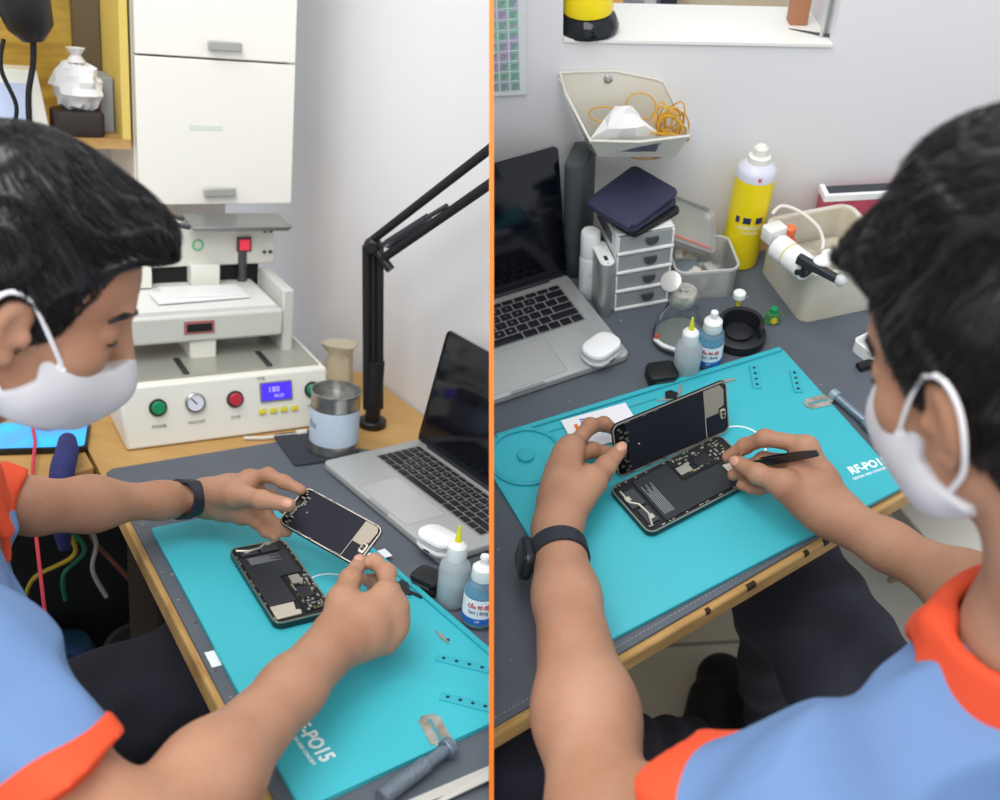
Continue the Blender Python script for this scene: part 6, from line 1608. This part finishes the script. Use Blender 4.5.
# ---------------------------------------------------------------- right place: seen over his left shoulder
CUR = RH; h = RH; P = h.P
camR = lambda p: (Vector(h.o)-p).normalized()
M = head_matrix(121, 30, 3, Vector(P(938, 430, .60))-Vector((-sin(radians(121)), cos(radians(121)), 0))*.072)
neck = Vector((.368, .352, .305)); pelvis = Vector((.47, .17, -.22)); rvR = Vector((.88, .47, 0)).normalized()
wl_w = P(556, 533, 1.075); el_ = P(603, 818, .80); shl = Vector((.185, .265, .235))
lf = [[(574, 445, 1.16, .0098), (590, 426, 1.185, .0092), (604, 424, 1.203, .0084), (613, 429, 1.208, .0074)],
      [(572, 458, 1.160, .0096), (592, 450, 1.182, .009), (606, 453, 1.188, .0082), (614, 457, 1.184, .0072)],
      [(566, 476, 1.145, .0094), (586, 472, 1.160, .0088), (598, 474, 1.164, .008), (606, 477, 1.160, .007)],
      [(560, 490, 1.135, .0088), (576, 490, 1.142, .008), (588, 492, 1.145, .0072), (594, 494, 1.142, .0064)],
      [(572, 504, 1.095, .0150), (592, 480, 1.115, .0125), (606, 466, 1.135, .0112), (620, 450, 1.150, .0088)]]
hl, hp, nl = hand_from(h, wl_w, [(572, 447, 1.152), (566, 456, 1.150), (560, 472, 1.140), (556, 486, 1.130)], lf, r=1.0, thenar=[(566, 512, 1.088, .020), (590, 482, 1.112, .0145)], palm_r=.0155, nails=[(4, camR(P(620, 450, 1.16))+Vector((.1, .1, .5)))])
wr_ = P(842, 520, 1.075); er_ = P(1036, 628, .87); shr = Vector((.525, .455, .225))
rf = [[(800, 444, 1.10, .0098), (765, 438, 1.115, .0093), (745, 446, 1.14, .0085), (728, 457, 1.155, .0074)],
      [(792, 462, 1.118, .0096), (764, 460, 1.135, .009), (748, 468, 1.145, .0082), (733, 475, 1.150, .0072)],
      [(790, 478, 1.118, .0094), (768, 474, 1.132, .0086), (754, 480, 1.138, .0078), (742, 485, 1.138, .007)],
      [(790, 490, 1.108, .0088), (772, 485, 1.122, .008), (760, 488, 1.130, .0072), (750, 489, 1.130, .0064)],
      [(806, 504, 1.09, .0150), (784, 484, 1.085, .0125), (758, 474, 1.105, .0110), (738, 463, 1.132, .0086)]]
hr, hq, nr = hand_from(h, wr_, [(806, 448, 1.095), (802, 462, 1.105), (800, 476, 1.106), (800, 489, 1.098)], rf, thenar=[(818, 512, 1.085, .019), (788, 487, 1.085, .014)], palm_r=.015, nails=[(4, camR(P(738, 463, 1.13))+Vector((-.2, -.2, .3)))])
PR = build_person(h, 'man seen from behind with white mask and watch, working with tweezers', M, rvR, neck, pelvis,
    {'left': dict(shoulder=shl, elbow=el_, wrist=wl_w, hand=hl, pts=hp, nails=nl, cuff=.44, fat=.93, wf=.98, sl=.88),
     'right': dict(shoulder=shr, elbow=er_, wrist=wr_, hand=hr, pts=hq, nails=nr, cuff=.55, fat=.68, wf=.96)},
    [dict(hip=Vector((.53, .28, -.24)), knee=Vector((.375, .75, -.215)), ankle=h.G(775, 735, -.69), toe=h.G(775, 735, -.69)+Vector((-.06, .13, -.05)), floor=-.76),
     dict(hip=Vector((.36, .16, -.24)), knee=Vector((.035, .52, -.225)), ankle=h.G(699, 752, -.69), toe=h.G(714, 702, -.735), floor=-.76)],
    None, [((.055, .0, .102), (.056, .062, .036)), ((.088, .0, .090), (.030, .048, .022))], seed=5, HS=.875, hair_top=.040)
AMR = arm_prims(dict(shoulder=shl, elbow=el_, wrist=wl_w, hand=hl, fat=.93, wf=.98))
wrist_watch(h, PR, AMR, P(549, 561, 1.052), el_, .0345, camR(P(545, 560, 1.05))*.15+Vector((-.9, .35, .1)), .022, .003, at=0)
WORLD = .86; PL_ = 15; PR_ = 16; FSTOP = 4.2; EXPO = 0
# ================================================================ put both places in front of the camera
bpy.context.view_layer.update()
U = 491.5
pn = Vector((1, 0, -(U-500)/1000)).normalized()          # camera coords: right of the board is positive
TB = .0040                                                # board thickness
def cam_of(hf):
    Mi = Matrix([list(hf.M.T[i])+[0] for i in range(3)]+[[0, 0, 0, 1]])
    return Mi@Matrix.Translation(-Vector(hf.o))            # local -> camera
def walk(o):
    yield o
    for c in o.children: yield from walk(c)
n_removed = 0
for hf, sgn in ((LH, -1), (RH, 1)):
    Cm = cam_of(hf); kill = []
    for root in hf.things:
        for o in list(walk(root)):
            if o.type != 'MESH': continue
            M = Cm@o.matrix_world
            s = [sgn*pn.dot(M@v.co) for v in o.data.vertices]
            lim = TB/2+.0003
            if not s or min(s) >= lim: continue
            if o.modifiers:
                dg = bpy.context.evaluated_depsgraph_get(); me = bpy.data.meshes.new_from_object(o.evaluated_get(dg)); o.modifiers.clear(); o.data = me
            if max(s) < lim: kill.append(o); continue
            if o.data.users > 1: o.data = o.data.copy()
            Mi = M.inverted(); co = Mi@(pn*(sgn*lim)); no = (M.to_3x3().transposed()@(pn*sgn)).normalized()
            bm = bmesh.new(); bm.from_mesh(o.data)
            r = bmesh.ops.bisect_plane(bm, geom=bm.verts[:]+bm.edges[:]+bm.faces[:], plane_co=co, plane_no=no, clear_inner=True, dist=1e-6)
            ed = [e for e in r['geom_cut'] if isinstance(e, bmesh.types.BMEdge)]
            if ed:
                try: bmesh.ops.triangle_fill(bm, edges=ed, use_beauty=True)
                except Exception: pass
            bm.to_mesh(o.data); bm.free()
            if not o.data.vertices: kill.append(o)
    dead = set(kill)
    for o in kill:
        for c in o.children:
            if c not in dead: dead.add(c)
    for o in dead:
        if o in hf.things: hf.things.remove(o)
        bpy.data.objects.remove(o)
    T = rigid(hf)
    for root in hf.things:
        root.matrix_basis = T@root.matrix_basis

# ---- dividing board between the two places, with an orange front edge
R3 = Matrix([list(MAIN[i]) for i in range(3)])
def cw(u, py, t, off=0): return Vector((0, 0, CAM_Z))+R3@(Vector(((u-500)/1000*t, (py-400)/1000*t, t))+pn*off)
def board(t0, t1, py0, py1, th_):
    b = B()
    Y0, Y1 = py0, py1                                     # heights at the front edge (metres down from the lens axis)
    def c(t, y, off): return Vector((0, 0, CAM_Z))+R3@(Vector(((U-500)/1000*t, y, t))+pn*off)
    lo = [c(t0, Y1, -th_/2), c(t0, Y1, th_/2), c(t1, Y1, th_/2), c(t1, Y1, -th_/2)]
    hi = [c(t0, Y0, -th_/2), c(t0, Y0, th_/2), c(t1, Y0, th_/2), c(t1, Y0, -th_/2)]
    b.hexa([tuple(p) for p in lo], [tuple(p) for p in hi]); return b
struct(board(.886, 2.6, -1.0, .95, TB), 'wall_partition', WALL)
struct(board(.880, .886, -1.0, .95, TB), 'trim_1', pm('orange_edge_band', (232, 120, 8), .5))

# ---- light: bright even shop ceiling light
w = bpy.data.worlds.new('World'); SC.world = w; w.use_nodes = True
w.node_tree.nodes['Background'].inputs['Color'].default_value = (.93, .96, 1, 1)
w.node_tree.nodes['Background'].inputs['Strength'].default_value = WORLD
def area(name, hf, loc, target, sx, sy, power, col=(1, .98, .95)):
    l = bpy.data.lights.new(name, 'AREA'); l.shape = 'RECTANGLE'; l.size = sx; l.size_y = sy; l.energy = power; l.color = col
    o = bpy.data.objects.new(name, l); COL.objects.link(o)
    d = Vector(target)-Vector(loc)
    o.matrix_basis = rigid(hf)@(Matrix.Translation(loc)@d.to_track_quat('-Z', 'Y').to_matrix().to_4x4())
    return o
area('ceiling_light', LH, (-.55, .55, 1.75), (-.25, 1.15, 0), 1.3, .5, PL_)
area('ceiling_light', RH, (-.05, .0, 1.75), (.3, .85, -.1), 1.3, .8, PR_)

# ---- camera
cd = bpy.data.cameras.new('Camera'); cam = bpy.data.objects.new('Camera', cd); COL.objects.link(cam)
cam.matrix_basis = Matrix.Translation((0, 0, CAM_Z))@Matrix.Rotation(radians(90-CAM_PITCH), 4, 'X')
cd.sensor_width = 36; cd.lens = 36; cd.sensor_fit = 'HORIZONTAL'; cd.clip_start = .02
cd.dof.use_dof = True; cd.dof.focus_distance = 1.14; cd.dof.aperture_fstop = FSTOP
SC.camera = cam
SC.view_settings.view_transform = 'Standard'; SC.view_settings.look = 'None'; SC.view_settings.exposure = EXPO; SC.view_settings.gamma = 1
SC.view_settings.use_curve_mapping = False
